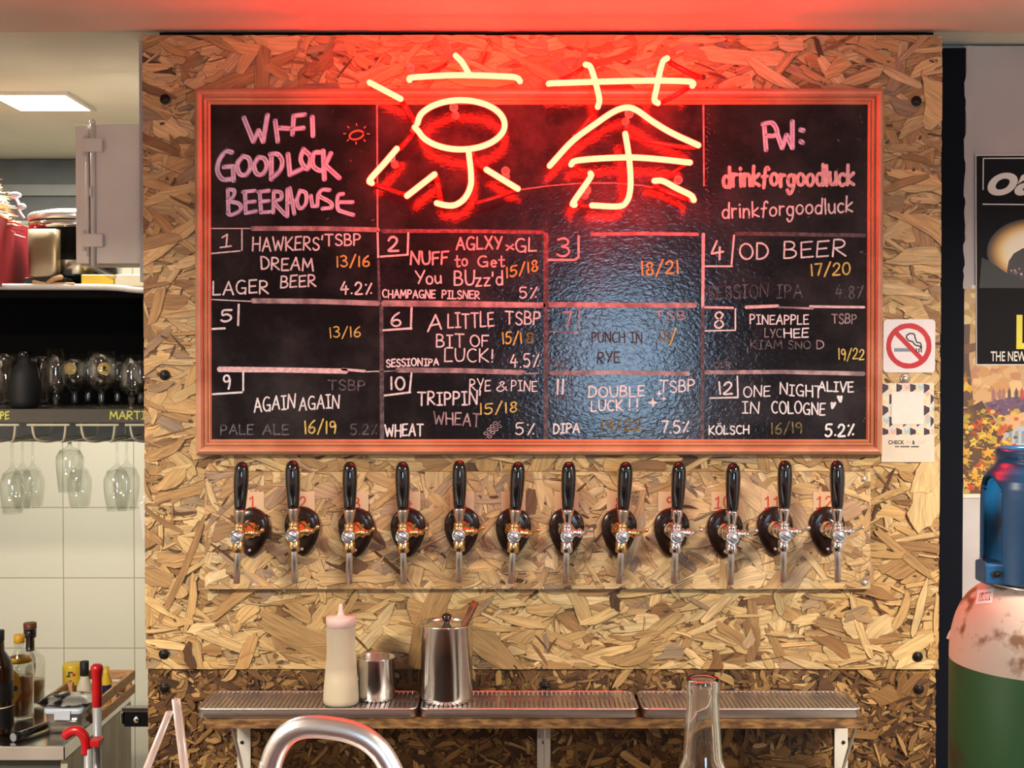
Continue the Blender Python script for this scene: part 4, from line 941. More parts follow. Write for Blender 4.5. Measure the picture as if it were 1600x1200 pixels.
c3.stroke([(1421, 521), (1416, 526), (1420, 532), (1426, 534), (1430, 539), (1437, 541), (1439, 545)], 2.2, True); c3.stroke([(1421, 521), (1428, 522), (1430, 528), (1433, 535), (1438, 536), (1440, 543)], 2.2, True)
c3.build('smoke_print', M['black_print'], t, recalc=False); red.build('prohibition_ring', M['red_print'], t, recalc=False)
# check-in card (its square code panel left blank)
p = P(1420, 722, sy)
t = thing('check_in_card', 'cream card with coloured chevron pattern pinned below the no smoking sign', 'card', (p.x, sy, p.z))
slab([(1379, 599), (1459, 598), (1460, 722), (1377, 722)], sy, .0008, 'card_sheet', M['card'], t)
polys = []
cols = [lin(60, 38, 58), lin(172, 200, 196), lin(236, 222, 178), lin(222, 176, 168), lin(206, 216, 214), lin(232, 206, 160)]
for r_ in range(5):
    for q in range(5):
        x = 1379 + q * 21.5 + (r_ % 2) * 10.5 - 14; y = 598 + r_ * 17.5
        for cc, pg in ((0, [(14, 0), (23, 4), (23, 10), (14, 17)]), (1 + (r_ + q) % 3 * 1, [(5, 2), (14, 0), (14, 9), (5, 15)]), (3 if (r_ * q) % 2 else 4, [(5, 0), (10, -5), (14, 0), (9, 5)]), (5, [(2, 8), (8, 10), (8, 17), (3, 14)])):
            pp = [(min(max(x + a, 1378.6), 1459), min(max(y + b, 599.3), 680)) for a, b in pg]
            if max(a for a, b in pp) - min(a for a, b in pp) > 1.5 and max(b for a, b in pp) - min(b for a, b in pp) > 1.5: polys.append((cols[cc], pp))
print_mesh('chevron_pattern', polys, t, sy - .00085)
slab(rrect(1393, 612, 1443, 663, 3), sy - .0011, .0006, 'blank_panel', M['paper'], t)
font_text('CHECK', 'lettering', M['black_print'], t, 1388, 1413, 694, sy - .0009, bold=.03, height=6)
font_text('IN', 'faded_lettering', M['faded_print'], t, 1416, 1422, 694, sy - .0009, bold=.02, height=6)
font_text('&', 'lettering', M['black_print'], t, 1425.5, 1429.5, 694, sy - .0009, bold=.04, height=6)
font_text('OUT', 'faded_lettering', M['faded_print'], t, 1434, 1446, 694, sy - .0009, bold=.02, height=6)
c = Chalk(sy - .0009)
for x0, x1 in ((1399, 1404.5), (1407, 1420.5), (1424, 1435.5)):
    x = x0
    while x < x1: c.stroke([(x, 697), (x + .3, 699)], 1.0); c.stroke([(x, 698.8), (x + 1.2, 697.4)], .8); x += 2.1
c.build('small_print', M['black_print'], t, recalc=False)
screw(1414, 592, -.0071, t, .0075, 'nickel', 'pin')

# ================================================================== WHITE WALL: POSTERS
PY_ = .1185
p = P(1560, 778, PY_)
t = thing('autumn_poster', 'autumn print of a stone bridge and coloured leaves, pale border, half hidden', 'poster', (p.x, PY_, p.z))
slab([(1491, 446), (1640, 444), (1640, 778), (1503, 778), (1496, 700), (1492, 620)], PY_, .0008, 'poster_sheet', M['card'], t)
rp = random.Random(21); polys = []
edge = lambda y: 1496 if y < 640 else 1496 + (y - 640) * .075
polys.append((lin(196, 160, 112), [(1495, 451), (1638, 450), (1638, 772), (1506, 772), (1500, 700), (1496, 620)]))
def blot(n, x0, x1, y0, y1, cols, r0, r1, star=False):
    for _ in range(n):
        x, y = rp.uniform(x0, x1), rp.uniform(y0, y1); r = rp.uniform(r0, r1); cc = rp.choice(cols); m = 10 if star else 7; a = rp.uniform(0, 6.3)
        pts = []
        for k in range(m):
            q = r * (rp.uniform(.75, 1.1) if not star else (1.0 if k % 2 else .5)) ; xx, yy = x + q * math.cos(a + 6.283 * k / m) * 1.15, y + q * math.sin(a + 6.283 * k / m) * .9
            yy = min(max(yy, 452), 771); pts.append((min(max(xx, edge(yy) + .5), 1638), yy))
        polys.append((cc, pts))
blot(60, 1500, 1640, 455, 520, [lin(206, 176, 112), lin(186, 150, 90), lin(220, 196, 140)], 4, 12)
blot(90, 1510, 1640, 560, 640, [lin(214, 170, 116), lin(204, 150, 92), lin(224, 186, 130), lin(190, 132, 96)], 4, 12)
polys.append((lin(96, 70, 52), [(1497, 508), (1516, 506), (1514, 560), (1522, 640), (1497, 632)])); polys.append((lin(120, 82, 56), [(1499, 540), (1528, 535), (1526, 548), (1499, 556)]))
polys.append((lin(104, 76, 104), [(1538, 630), (1575, 621), (1638, 618), (1638, 642), (1600, 644), (1574, 648), (1556, 654), (1546, 642)]))
blot(40, 1545, 1636, 624, 644, [lin(84, 60, 90), lin(126, 92, 116), lin(110, 74, 84)], 1.5, 4)
for x in (1552, 1562, 1568, 1577, 1588, 1597, 1608, 1620): polys.append((rp.choice([lin(92, 66, 74), lin(160, 110, 110), lin(176, 70, 70), lin(110, 84, 110)]), [(x - 2.5, 624), (x - 2.5, 612), (x, 605), (x + 2.5, 612), (x + 2.5, 624)]))
polys.append((lin(214, 168, 120), [(1556, 656), (1574, 650), (1600, 644), (1638, 642), (1638, 690), (1566, 690), (1562, 668)]))
blot(30, 1566, 1636, 650, 676, [lin(224, 180, 130), lin(196, 146, 100)], 2, 6)
polys.append((lin(176, 182, 188), [(1570, 672), (1590, 666), (1638, 664), (1638, 698), (1570, 700)]))
for x in (1576, 1586, 1596, 1606, 1620): polys.append((lin(132, 146, 158), [(x, 674), (x + 5, 673), (x + 5, 692), (x, 693)]))
polys.append((lin(84, 52, 48), [(1519, 634), (1534, 626), (1550, 650), (1568, 682), (1562, 690), (1540, 672), (1522, 652)]))
polys.append((lin(96, 66, 44), [(1497, 640), (1520, 636), (1545, 680), (1580, 700), (1638, 702), (1638, 771), (1506, 771)]))
LV = [lin(216, 160, 48), lin(226, 190, 70), lin(196, 90, 40), lin(206, 60, 44), lin(150, 104, 40), lin(120, 84, 40), lin(232, 170, 90), lin(168, 70, 36), lin(104, 60, 36), lin(180, 160, 60)]
blot(240, 1497, 1590, 640, 770, LV, 1.5, 6)
def leafy(n, x0, x1, y0, y1):
    for _ in range(n):
        x, y = rp.uniform(x0, x1), rp.uniform(y0, y1); r = rp.uniform(5, 11); a0 = rp.uniform(0, 6.3); cc = rp.choice(LV[:2] + LV[:2] + LV[4:8] + [LV[2]]); pts = []
        for k in range(10):
            q = r * (rp.uniform(.8, 1.15) if k % 2 == 0 else rp.uniform(.35, .6)); pts.append((max(x + q * math.cos(a0 + k * .628), edge(y) + .5), min(y + q * math.sin(a0 + k * .628), 771)))
        polys.append((cc, pts))
leafy(34, 1502, 1570, 655, 765); leafy(8, 1500, 1524, 580, 630)
for _ in range(70):
    x, y, a0, l = rp.uniform(1502, 1568), rp.uniform(640, 764), rp.uniform(0, 3.1), rp.uniform(4, 11); dx_, dy_ = l * math.cos(a0), l * math.sin(a0)
    polys.append((rp.choice([LV[8], LV[4], LV[0], LV[9]]), [(max(x - dx_, edge(y) + 1), y - dy_ * .5), (x + .8, y - 1), (x + dx_, min(y + dy_ * .5, 770)), (x - .8, y + 1)]))
print_mesh('leaf_picture', polys, t, PY_ - .00085)
# black film poster
PB = .1165
p = P(1590, 570, PB)
t = thing('black_poster', 'black poster with cropped white italic letters, a glowing oval and yellow letter', 'poster', (p.x, PB, p.z))
slab([(1524, 242), (1720, 241), (1720, 571), (1525, 571)], PB, .0006, 'poster_sheet', M['paper'], t)
slab([(1525.5, 243.5), (1718, 243), (1718, 569), (1526.5, 569)], PB - .0007, .0002, 'black_ground', mat('black_poster_ink', srgb(20, 18, 21), 0.6, spec=0.15), t)
yq = PB - .00105
gl = [(lin(70, 52, 34), [(1614 + 70 * math.cos(q), 392 + 50 * math.sin(q)) for q in [i * .262 for i in range(24)]])]
ramp = [(72, (52, 42, 34)), (66, (118, 86, 46)), (60, (186, 140, 76)), (53, (226, 190, 124)), (46, (240, 220, 176)), (36, (244, 234, 210))]
for k, cc in [(a[0] + (b[0] - a[0]) * q / 5, lin(*[a[1][i] + (b[1][i] - a[1][i]) * q / 5 for i in range(3)])) for a, b in zip(ramp, ramp[1:]) for q in range(5)]: gl.append((cc, [(1614 + k * math.cos(q), 393 + k * .72 * math.sin(q)) for q in [i * .1309 for i in range(48)]]))
gl.append((lin(20, 18, 21), [(1534, 402), (1546, 408), (1572, 426), (1598, 434), (1640, 446), (1690, 450), (1530, 450)]))
gl.append((lin(50, 40, 48), [(1573, 426), (1576, 408), (1584, 396), (1598, 388), (1640, 380), (1660, 440), (1600, 438)]))
for _ in range(26):
    x, y, r = rp.uniform(1580, 1640), rp.uniform(396, 434), rp.uniform(1.5, 4.5); gl.append((rp.choice([lin(120, 100, 110), lin(80, 66, 80), lin(190, 170, 160), lin(30, 24, 30)]), [(x - r, y), (x, y - r), (x + r, y + 1), (x, y + r)]))
print_mesh('glowing_oval', gl, t, yq)
c = Chalk(yq - .0002); c.stroke([(1536, 296), (1536.5, 247.5), (1640, 247)], 1.6); c.stroke([(1536, 319), (1640, 320)], 1.8); c.build('white_rules', M['paper'], t, recalc=False)
font_text('oa', 'white_lettering', M['paper'], t, 1543, 1624, 303, yq - .0002, shear=.35, bold=.028, height=33)
font_text('L', 'yellow_lettering', M['label_yellow'] if False else mat('yellow_poster_ink', srgb(232, 220, 50), .4), t, 1588, 1618, 544, yq - .0002, bold=.02, height=52)
font_text('THE NEW', 'white_lettering', M['paper'], t, 1548, 1603, 564, yq - .0002, bold=.015, height=15)

# ================================================================== GAS CYLINDER
GY = -.76; gk = S(GY); g = P(1626, 900, GY); gx = g.x
gz = lambda py: PZ(py, GY)
R = 135 * gk
t = thing('gas_cylinder', 'tall worn gas cylinder, green below and rusty white above, blue valve guard on top', 'gas cylinder', (gx, GY, 0))
zsh_ = gz(1034)
MB().lathe([(0, .002), (R * .8, .0), (R * .97, .02), (R, .05), (R, zsh_)], (gx, GY, 0), 'z', 64).build('green_body', M['cyl_green'], t)
sprof = [(R, zsh_)] + [(R * (.42 + .58 * math.cos(a) ** .8), zsh_ + (gz(912) - zsh_) * (.05 + .95 * math.sin(a))) for a in [i * math.pi / 2 / 14 for i in range(15)]] + [(R * .3, gz(911))]
MB().lathe(sprof, (gx, GY, 0), 'z', 64).build('white_shoulder', M['cyl_white'], t)
MB().lathe([(R * .40, gz(914)), (R * .56, gz(916)), (R * .585, gz(911)), (R * .56, gz(906)), (R * .3, gz(905))], (gx, GY, 0), 'z', 48).build('neck_ring', M['chrome'], t)
# valve guard: shell of revolution with two arched openings
GR = 90 * gk
gp = [(GR * 1.0, gz(905)), (GR * 1.0, gz(890)), (GR * 1.0, gz(876)), (GR * 1.0, gz(850)), (GR * 1.0, gz(820)), (GR * 1.0, gz(795)), (GR * .995, gz(775)), (GR * .98, gz(760)), (GR * .95, gz(748)), (GR * .88, gz(737)), (GR * .78, gz(728)), (GR * .735, gz(722)), (GR * .73, gz(716)), (GR * .755, gz(712)), (GR * .755, gz(704)), (GR * .72, gz(700)), (GR * .6, gz(700))]
mb = MB(); N = 240
def opened(a, z):
    for c0 in (180, 0):
        hw = 29; d = (math.degrees(a) - c0 + 180) % 360 - 180; z1 = gz(775)
        if abs(d) < hw and gz(876) < z < z1: return True
        if z >= z1 and (d / hw) ** 2 + ((z - z1) / (gz(742) - z1)) ** 2 < 1: return True
    return False
gp2 = []
for i in range(len(gp) - 1):
    (r0, z0), (r1, z1) = gp[i], gp[i + 1]; n = max(1, int(max(abs(z1 - z0), abs(r1 - r0)) / .002))
    for k in range(n): gp2.append((r0 + (r1 - r0) * k / n, z0 + (z1 - z0) * k / n))
gp2.append(gp[-1]); vs = []; fs = []
for r, z in gp2:
    for j in range(N): a = 2 * math.pi * j / N; vs.append((gx + r * math.cos(a), GY + r * math.sin(a), z))
for i in range(len(gp2) - 1):
    for j in range(N):
        a = 2 * math.pi * (j + .5) / N; z = (gp2[i][1] + gp2[i + 1][1]) / 2
        if not opened(a, z): fs.append((i * N + j, i * N + (j + 1) % N, (i + 1) * N + (j + 1) % N, (i + 1) * N + j))
mb.add(vs, fs, True)
o = mb.build('valve_guard', M['blue_plastic'], t); md = o.modifiers.new('thickness', 'SOLIDIFY'); md.thickness = .009; md.offset = -1
bv = o
# clamping lug with slot and bolt at the guard's base
l0 = P(1530, 905, GY - .02); lx0 = l0.x; 
mb = MB(); mb.box(lx0, lx0 + .034, GY - .045, GY + .0, gz(906), gz(873), .004); lug = mb.build('clamp_lug', M['blue_plastic'], bv)
zc_ = (gz(906) + gz(873)) / 2
mb = MB(); mb.prism([(lx0 + .018 + (.0095 if abs(a - 180) < 91 and False else .0105) * math.cos(math.radians(a)), zc_ + .0055 * math.sin(math.radians(a))) for a in range(0, 360, 20)], lambda a, b, h: Vector((a, GY - .0458 + h, b)), .004); mb.build('lug_slot', M['black_matte'], bv)
MB().lathe([(.0038, GY - .046), (.0038, GY - .049), (0, GY - .0495)], (lx0 + .0165, 0, zc_), 'y', 6).build('lug_bolt', M['bolt'], bv)
# valve inside the guard
vz = gz(905)
MB().lathe([(.024, vz), (.024, vz + .02), (.017, vz + .03), (.017, gz(790)), (.021, gz(785)), (.021, gz(770)), (.012, gz(765)), (0, gz(764))], (gx, GY, 0), 'z', 24).build('valve', M['brass'], t)
MB().lathe([(.009, -.055), (.011, -.05), (.011, -.03), (.008, -.012), (.008, 0)], (gx, GY, gz(850)), 'x', 16).build('valve_outlet', M['black_gloss'], t)
MB().lathe([(0, -.046), (.007, -.044), (.009, -.036), (.008, -.012), (.008, 0)], (gx, GY, gz(811)), 'x', 16).build('valve_port', M['copper'], t)
# barcode sticker on the shoulder and pale loop of tape
def onshoulder(px, py):
    lo, hi = -.98, GY
    q = P(px, py, GY)
    for y in [GY - R * 1.05 + i * .001 for i in range(int(R * 1050))]:
        q = P(px, py, y); rr_ = math.hypot(q.x - gx, y - GY)
        for (ra, za), (rb, zb) in zip(sprof, sprof[1:]):
            if min(za, zb) <= q.z <= max(za, zb):
                rs = ra + (rb - ra) * (q.z - za) / ((zb - za) or 1)
                if rr_ <= rs: return P(px, py, y - .0015)
    return q
mb = MB(); q = [[onshoulder(1524 + 26 * u + 6 * v * .6 + 0, 944 - 22 * v + 4 * u * .2 - 3 * u) for u in [0, .25, .5, .75, 1]] for v in (0, .33, .66, 1)]
for i in range(3):
    for j in range(4): mb.add([q[i][j], q[i][j + 1], q[i + 1][j + 1], q[i + 1][j]], [(0, 1, 2, 3)])
bl_ = mb.build('barcode_label', M['sticker_white'], t, recalc=False)
mb = MB()
for k in range(7):
    u = .2 + k * .1
    a, b = onshoulder(1524 + 26 * u + .8, 940 - 3 * u), onshoulder(1524 + 26 * u + 3, 927 - 3 * u); wv = Vector((.0011, 0, 0)); off = Vector((0, -.0008, 0))
    mb.add([a + off - wv, a + off + wv, b + off + wv, b + off - wv], [(0, 1, 2, 3)])
mb.build('barcode_bars', M['black_print'], bl_, recalc=False)
mb = MB(); pth = spline([P(1548, 902, GY + .0), P(1528, 925, GY + .05), P(1506, 955, GY + .06), P(1486, 985, GY + .06), P(1480, 998, GY + .06)], 5)
rings = [[p + Vector((0, -.004, 0)), p + Vector((0, .004, 0)), p + Vector((.006, .004, -.001)), p + Vector((.006, -.004, -.001))] for p in pth]
mb.loft(rings, True, True, False).build('tie_strap', M['white_plastic'], t)

# ================================================================== BAR IN FRONT (below the frame) WITH TAP, BOTTLE, STRAWS
t = thing('bar_counter', 'wooden bar counter running below the picture in front of the tap wall', 'bar counter', (-.3, -1.73, 0))
MB().box(-1.7, .62, -2.0, -1.47, 1.0, 1.05).build('counter_top', M['dark_wood'], t); MB().box(-1.7, .62, -1.95, -1.9, 0, 1.0).build('counter_front', M['dark_wood'], t)
t = thing('sink_bench', 'steel sink bench behind the bar counter', 'sink', (-.4, -1.2, 0))
MB().box(-1.5, .5, -1.45, -.95, .86, .9).build('bench_top', M['steel'], t); MB().box(-1.5, .5, -1.44, -.97, .1, .86).build('bench_body', M['dark_panel'], t)
FY = -1.35; fk = S(FY)
t = thing('gooseneck_faucet', 'brushed steel gooseneck sink faucet arching in front of the drip shelf', 'faucet', (P(425, 1200, FY).x, FY, .9))
pts = [(420, 1215), (424, 1193), (432, 1170), (446, 1150), (466, 1138.5), (490, 1135.5), (520, 1138), (548, 1144), (574, 1156), (595, 1175), (610, 1200), (618, 1222)]
pp = [P(a, b, FY - .0012 * i) for i, (a, b) in enumerate(pts)]
pp = [Vector((pp[0].x - .006, FY, .905)), Vector((pp[0].x - .004, FY, 1.0))] + pp + [pp[-1] + Vector((.002, 0, -.03))]
MB().tube(spline(pp, 7), 17.5 * fk, 24).build('spout_pipe', M['steel'], t)
MB().lathe([(.0, .9), (.03, .9), (.03, .907), (.019, .912), (.019, .94), (.0, .94)], (pp[0].x, FY, 0), 'z', 24).build('faucet_base', M['chrome'], t)
BTY = -1.72; c = P(1098, 1100, BTY); k = S(BTY); bz = lambda py: PZ(py, BTY)
ro = [(0, 1.0502), (.034, 1.0502), (.037, 1.054), (.037, 1.18), (.0355, 1.196), (44 * k, bz(1215)), (36 * k, bz(1200)), (31 * k, bz(1185)), (29.5 * k, bz(1165)), (26.5 * k, bz(1120)), (24.5 * k, bz(1085)), (25.6 * k, bz(1080)), (26.2 * k, bz(1070)), (26 * k, bz(1062)), (24.5 * k, bz(1059))]
ri = [(r - .0028, z) for r, z in ro[5:]]; ri[-1] = (24.5 * k - .0022, bz(1059.5))
prof = ro + ri[::-1] + [(.0325, 1.19), (.034, 1.17), (.034, 1.062), (.03, 1.057), (0, 1.056)]
t = tag(MB().lathe(prof, (c.x, BTY, 0), 'z', 48).build('glass_bottle', M['thick_glass'], loc=(c.x, BTY, 1.0502)), 'open clear glass bottle neck rising in front of the drip trays', 'bottle')
SY = -1.56
t = thing('straw_holder', 'black holder for straws on the bar below the picture', 'straw holder', (P(260, 1300, SY).x, SY, 1.0502))
hx = P(253, 1300, SY).x - .012
MB().lathe([(0, 1.0502), (.058, 1.0502), (.06, 1.054), (.06, 1.13), (.0575, 1.13), (.0575, 1.058), (0, 1.056)], (hx, SY, 0), 'z', 32).build('holder_cup', M['black_gloss'], t)
for (a, b, lb, r, yo) in (((265, 1112), (228, 1204), 'milky clear straw leaning sideways, the lower of two in front of the strand board', 6.2, .012), ((275, 1093), (289, 1204), 'taller milky clear straw standing nearly upright beside the leaning straw', 6.8, -.01)):
    A = P(*a, SY + yo); B = P(*b, SY + yo); dd = (B - A).normalized(); E = A + dd * ((A.z - 1.062) / -dd.z); rr_ = r * S(SY)
    s_ = thing('drinking_straw', lb, 'straw', E, 'straws on the bar')
    mb = MB(); mb.loft([[E.lerp(A, f) + Vector((q * math.cos(w_), q * math.sin(w_), 0)) for w_ in [i * math.pi / 12 for i in range(24)]] for q, f in ((rr_, 0), (rr_, .5), (rr_, 1), (rr_ * .86, 1), (rr_ * .86, .5), (rr_ * .86, 0))], True, False)
    mb.build('straw_tube', M['straw'], s_)

# ================================================================== KITCHEN: CABINET ON THE BACK OF THE PARTITION
EY = .28; e0, e1, ez0, ez1 = PX(119, EY), OX0 + .035, PZ(413, EY), PZ(194, EY)
t = thing('plastic_enclosure', 'aged white plastic cabinet with two hinges beside the strand board', 'cabinet', (e0, EY, ez0))
MB().box(e0, e1, EY + .012, EY + .11, ez0, ez1, .006).build('cabinet_body', M['enclosure'], t)
hx_ = PX(148, EY)
d_ = MB().box(hx_ + .004, e1, EY - .002, EY + .0115, ez0 + .001, ez1 - .001, .004).build('cabinet_door', M['enclosure'], t)
MB().box(e0 + .0005, hx_ - .012, EY - .0, EY + .0115, ez0 + .001, ez1 - .001, .004).build('cabinet_flange', M['enclosure'], t)
mb = MB(); mb.tube([(hx_, EY - .003, ez0 - .004), (hx_, EY - .003, ez1 + .004)], .0062, 14); mb.sphere((hx_, EY - .003, ez1 + .004), .0075, 12); mb.build('hinge_rod', M['enclosure'], t)
mb = MB(); mb.tube([(hx_ - .0145, EY - .001, ez0 + .02), (hx_ - .0145, EY - .001, ez1 - .05)], .004, 10); mb.build('hinge_bead', M['enclosure'], t)
for py in (228, 376):
    z = PZ(py, EY); mb = MB(); mb.box(PX(132, EY), PX(165, EY), EY - .013, EY - .003, z - .0165, z + .0165, .004)
    mb.tube([(PX(134, EY), EY - .003, z - .024), (PX(134, EY), EY - .003, z + .024)], .006, 12); mb.build('hinge', M['enclosure'], t)
z = PZ(300, EY); MB().lathe([(0, -.016), (.004, -.011), (.0055, 0), (.003, .012), (0, .014)], (hx_ - .003, EY - .009, z), 'z', 12).build('latch_peg', M['enclosure'], t)
MB().tube(spline([Vector((e0 + .002, EY + .06, PZ(221, EY))), Vector((e0 - .010, EY + .06, PZ(222, EY))), Vector((e0 - .013, EY + .06, PZ(232, EY))), Vector((e0 - .008, EY + .06, PZ(241, EY))), Vector((e0 + .002, EY + .06, PZ(243, EY)))], 5), .004, 10).build('gold_clasp', M['gold'], t)
MB().tube(spline([Vector((PX(128, EY), EY + .02, ez0 + .004)), Vector((PX(150, EY), EY + .015, PZ(420, EY))), Vector((PX(178, EY), EY + .01, PZ(433, EY)))], 5), .007, 12).build('cable_gland', M['clear_plastic'], t)

MB().box(OX0 + .031, OX0 + .034, .1, EY + .1, ez0 + .05, ez1 - .05).build('mounting_strip', M['black_matte'], t)

# ================================================================== KITCHEN: GLASS SHELF UNIT
UY0, UY1 = .50, .86; ux0, ux1 = -2.05, OX0 + .12
zlo, zhi = PZ(640, UY0), PZ(446, UY0)
t = thing('bar_shelf_unit', 'hanging shelf unit with black back, chalk lettered edge and white top edge', 'shelf', ((ux0 + ux1) / 2, (UY0 + UY1) / 2, zlo - .04))
MB().box(ux0, ux1, UY0 + .004, UY1, zlo - .032, zlo).build('lower_shelf_board', M['olive'], t)
MB().box(ux0, ux1, UY0, UY0 + .0038, PZ(660, UY0), zlo + .001).build('shelf_edge', M['olive'], t)
MB().box(ux0, ux1, UY0 + .02, UY1, zhi - .03, zhi - .003).build('upper_shelf_board', M['black_board'], t)
MB().box(ux0, ux1, UY1 + .0005, UY1 + .02, zlo - .03, zhi + .0).build('back_panel', M['black_board'], t)
MB().tube(spline([Vector((ux0, UY0 + .008, PZ(447, UY0))), Vector((PX(60, UY0), UY0 + .008, PZ(448, UY0))), Vector((PX(170, UY0), UY0 + .008, PZ(449, UY0))), Vector((PX(229, UY0), UY0 + .008, PZ(454, UY0))), Vector((ux1, UY0 + .008, PZ(460, UY0)))], 6), .0085, 10).build('edge_trim', M['white_plastic'], t)
MB().box(ux0, ux1, UY1 - .03, UY1 + .0, PZ(690, UY1 - .03), zlo - .0325).build('rear_rail', M['grey_trim'], t)
for x in (ux0 + .04, ux1 - .04): MB().box(x - .012, x + .012, UY1 + .021, UY1 + .04, zlo, ZCEIL + .002).build('hanger_post', M['black_matte'], t)
c = Chalk(UY0 - .0004); c.text('P', 1, 655, 5.5, 655, 11, 2.1); c.text('E', 8.5, 655, 14, 654, 11, 2.1); c.text('MARTIN', 172, 655, 240, 655, 12, 2.1); c.build('yellow_lettering', M['chalk_lime'], t, recalc=False)

# glassware on the lower shelf
def vessel(name, label, cat, px, Y, prof, z0, group=None, m='clear_glass', copy_of=None):
    x = PX(px, Y)
    if copy_of is not None:
        o = copy_tree(copy_of); o.location = (x, Y, z0); tag(o, label, cat, group); return o
    return tag(MB().lathe([(r, z0 + h) for r, h in prof], (x, Y, 0), 'z', 36).build(name, M[m], loc=(x, Y, z0)), label, cat, group)
def shell(pts, th=.0016):  # outer outline (r,h) from foot to rim -> closed wall
    return pts
def snifter(H, rb, foot=.034):
    s0 = H * .30
    out = [(0, 0), (foot, 0), (foot, .002), (foot * .5, .005), (.009, .010), (.0065, s0 * .45), (.009, s0 * .62), (.0065, s0 * .78), (.010, s0 * .98), (rb * .55, s0 + H * .06), (rb * .9, s0 + H * .18), (rb, s0 + H * .32), (rb * .95, s0 + H * .5), (rb * .84, H)]
    inn = [(rb * .84 - .0014, H), (rb * .95 - .0016, s0 + H * .5), (rb - .0016, s0 + H * .32), (rb * .9 - .0018, s0 + H * .19), (rb * .5, s0 + H * .075), (0, s0 + H * .045)]
    return out + inn
def flute(H, rb, foot=.032):
    s0 = H * .24
    out = [(0, 0), (foot, 0), (foot, .002), (.010, .008), (.0065, s0 * .5), (.010, s0 * .7), (.0065, s0), (rb * .7, s0 + H * .07), (rb * .95, s0 + H * .2), (rb * .88, s0 + H * .4), (rb * .8, H)]
    return out + [(rb * .8 - .0014, H), (rb * .88 - .0015, s0 + H * .4), (rb * .95 - .0018, s0 + H * .21), (rb * .6, s0 + H * .1), (0, s0 + H * .07)]
def hurricane(H, rb, foot=.03):
    out = [(0, 0), (foot, 0), (foot, .003), (.014, .012), (.012, H * .12), (rb * .42, H * .16), (rb * .45, H * .6), (rb * .8, H * .85), (rb, H)]
    return out + [(rb - .0015, H), (rb * .8 - .0015, H * .855), (rb * .45 - .0018, H * .61), (rb * .4 - .001, H * .17), (0, H * .15)]
gy = .60; gz0 = zlo + .0003
hgt = lambda py, Y: PZ(py, Y) - gz0
GGR = 'glasses on the lower shelf'
vessel('cocktail_glass', 'tall flared cocktail glass beside the black jug, at the picture edge', 'glass', 6, gy, hurricane(hgt(552, gy), .036), gz0, GGR)
vessel('cocktail_glass', 'flared cocktail glass between the black jug and the slim stemmed glass', 'glass', 67, gy + .06, hurricane(hgt(555, gy + .06), .038), gz0, GGR)
vessel('slim_beer_glass', 'slim tall stemmed beer glass, tallest on the lower shelf', 'glass', 87, gy, flute(hgt(545, gy), .028), gz0, GGR)
def emblem(x, Y, rb, z, rz, ang, parent):
    mb = MB(); n = 16; c0 = math.radians(ang)
    rings = []
    for k in range(5):
        q = k / 4 * .999 + .001
        rings.append([Vector((x + (rb + .0006) * math.cos(c0 + rz * q * math.cos(a) / rb), Y + (rb + .0006) * math.sin(c0 + rz * q * math.cos(a) / rb), z + rz * q * math.sin(a))) for a in [2 * math.pi * j / n for j in range(n)]])
    mb.loft(rings, True, False); e_ = mb.build('gold_emblem', M['gold_print'], parent)
    for dz, w2, hh in ((-.3, .62, .05), (.12, .2, .3), (.12, .42, .07)):
        mb = MB(); mb.loft([[Vector((x + (rb + .0012) * math.cos(c0 + rz * a / rb), Y + (rb + .0012) * math.sin(c0 + rz * a / rb), z + rz * (dz + s_ * hh))) for a in [-w2 + 2 * w2 * i / 8 for i in range(9)]] for s_ in (-1, 1)], False, False); mb.build('emblem_mark', M['brass'], e_, recalc=False)
    return e_
g1 = vessel('snifter_glass', 'snifter beer glass with gold round emblem, beside the slim stemmed glass', 'glass', 116, gy + .07, snifter(hgt(553, gy + .07), .034), gz0, GGR)
emblem(PX(116, gy + .07), gy + .07, .0338, PZ(576, gy + .04), .0165, -88, g1)
g2 = vessel('snifter_glass', 'large round snifter beer glass with gold emblem, near the lettering', 'glass', 158, gy - .01, snifter(hgt(548, gy - .01), .0425), gz0, GGR)
emblem(PX(158, gy - .01), gy - .01, .0422, PZ(576, gy - .05), .0165, -62, g2)
vessel('slim_beer_glass', 'stemmed beer glass close to the strand board, in front of a snifter', 'glass', 205, gy - .02, flute(hgt(554, gy - .02), .033), gz0, GGR)
vessel('snifter_glass', 'snifter glass half hidden by the strand board edge', 'glass', 219, gy + .08, snifter(hgt(556, gy + .08), .035), gz0, GGR)
vessel('snifter_glass', 'smaller snifter glass behind the two emblem glasses', 'glass', 137, gy + .17, snifter(hgt(556, gy + .17), .033), gz0, GGR)
vessel('snifter_glass', 'smaller snifter glass behind the round emblem snifter and the strand board glass', 'glass', 183, gy + .17, snifter(hgt(556, gy + .17), .033), gz0, GGR)
jx = PX(40, gy - .02); jy = gy - .03
t = thing('black_jug', 'round-shouldered matte black jug between two flared glasses', 'jug', (jx, jy, gz0))
MB().lathe([(0, gz0), (.03, gz0), (.036, gz0 + .008), (.038, gz0 + .02), (.0375, gz0 + .075), (.034, gz0 + .095), (.026, gz0 + .112), (.018, gz0 + .122), (.016, gz0 + .14), (0, gz0 + .14)], (jx, jy, 0), 'z', 36).build('jug_body', M['black_matte'], t)
MB().lathe([(.0165, gz0 + .1402), (.0165, gz0 + .15), (.012, gz0 + .154), (0, gz0 + .155)], (jx, jy, 0), 'z', 24).build('jug_lid', M['black_gloss'], t)

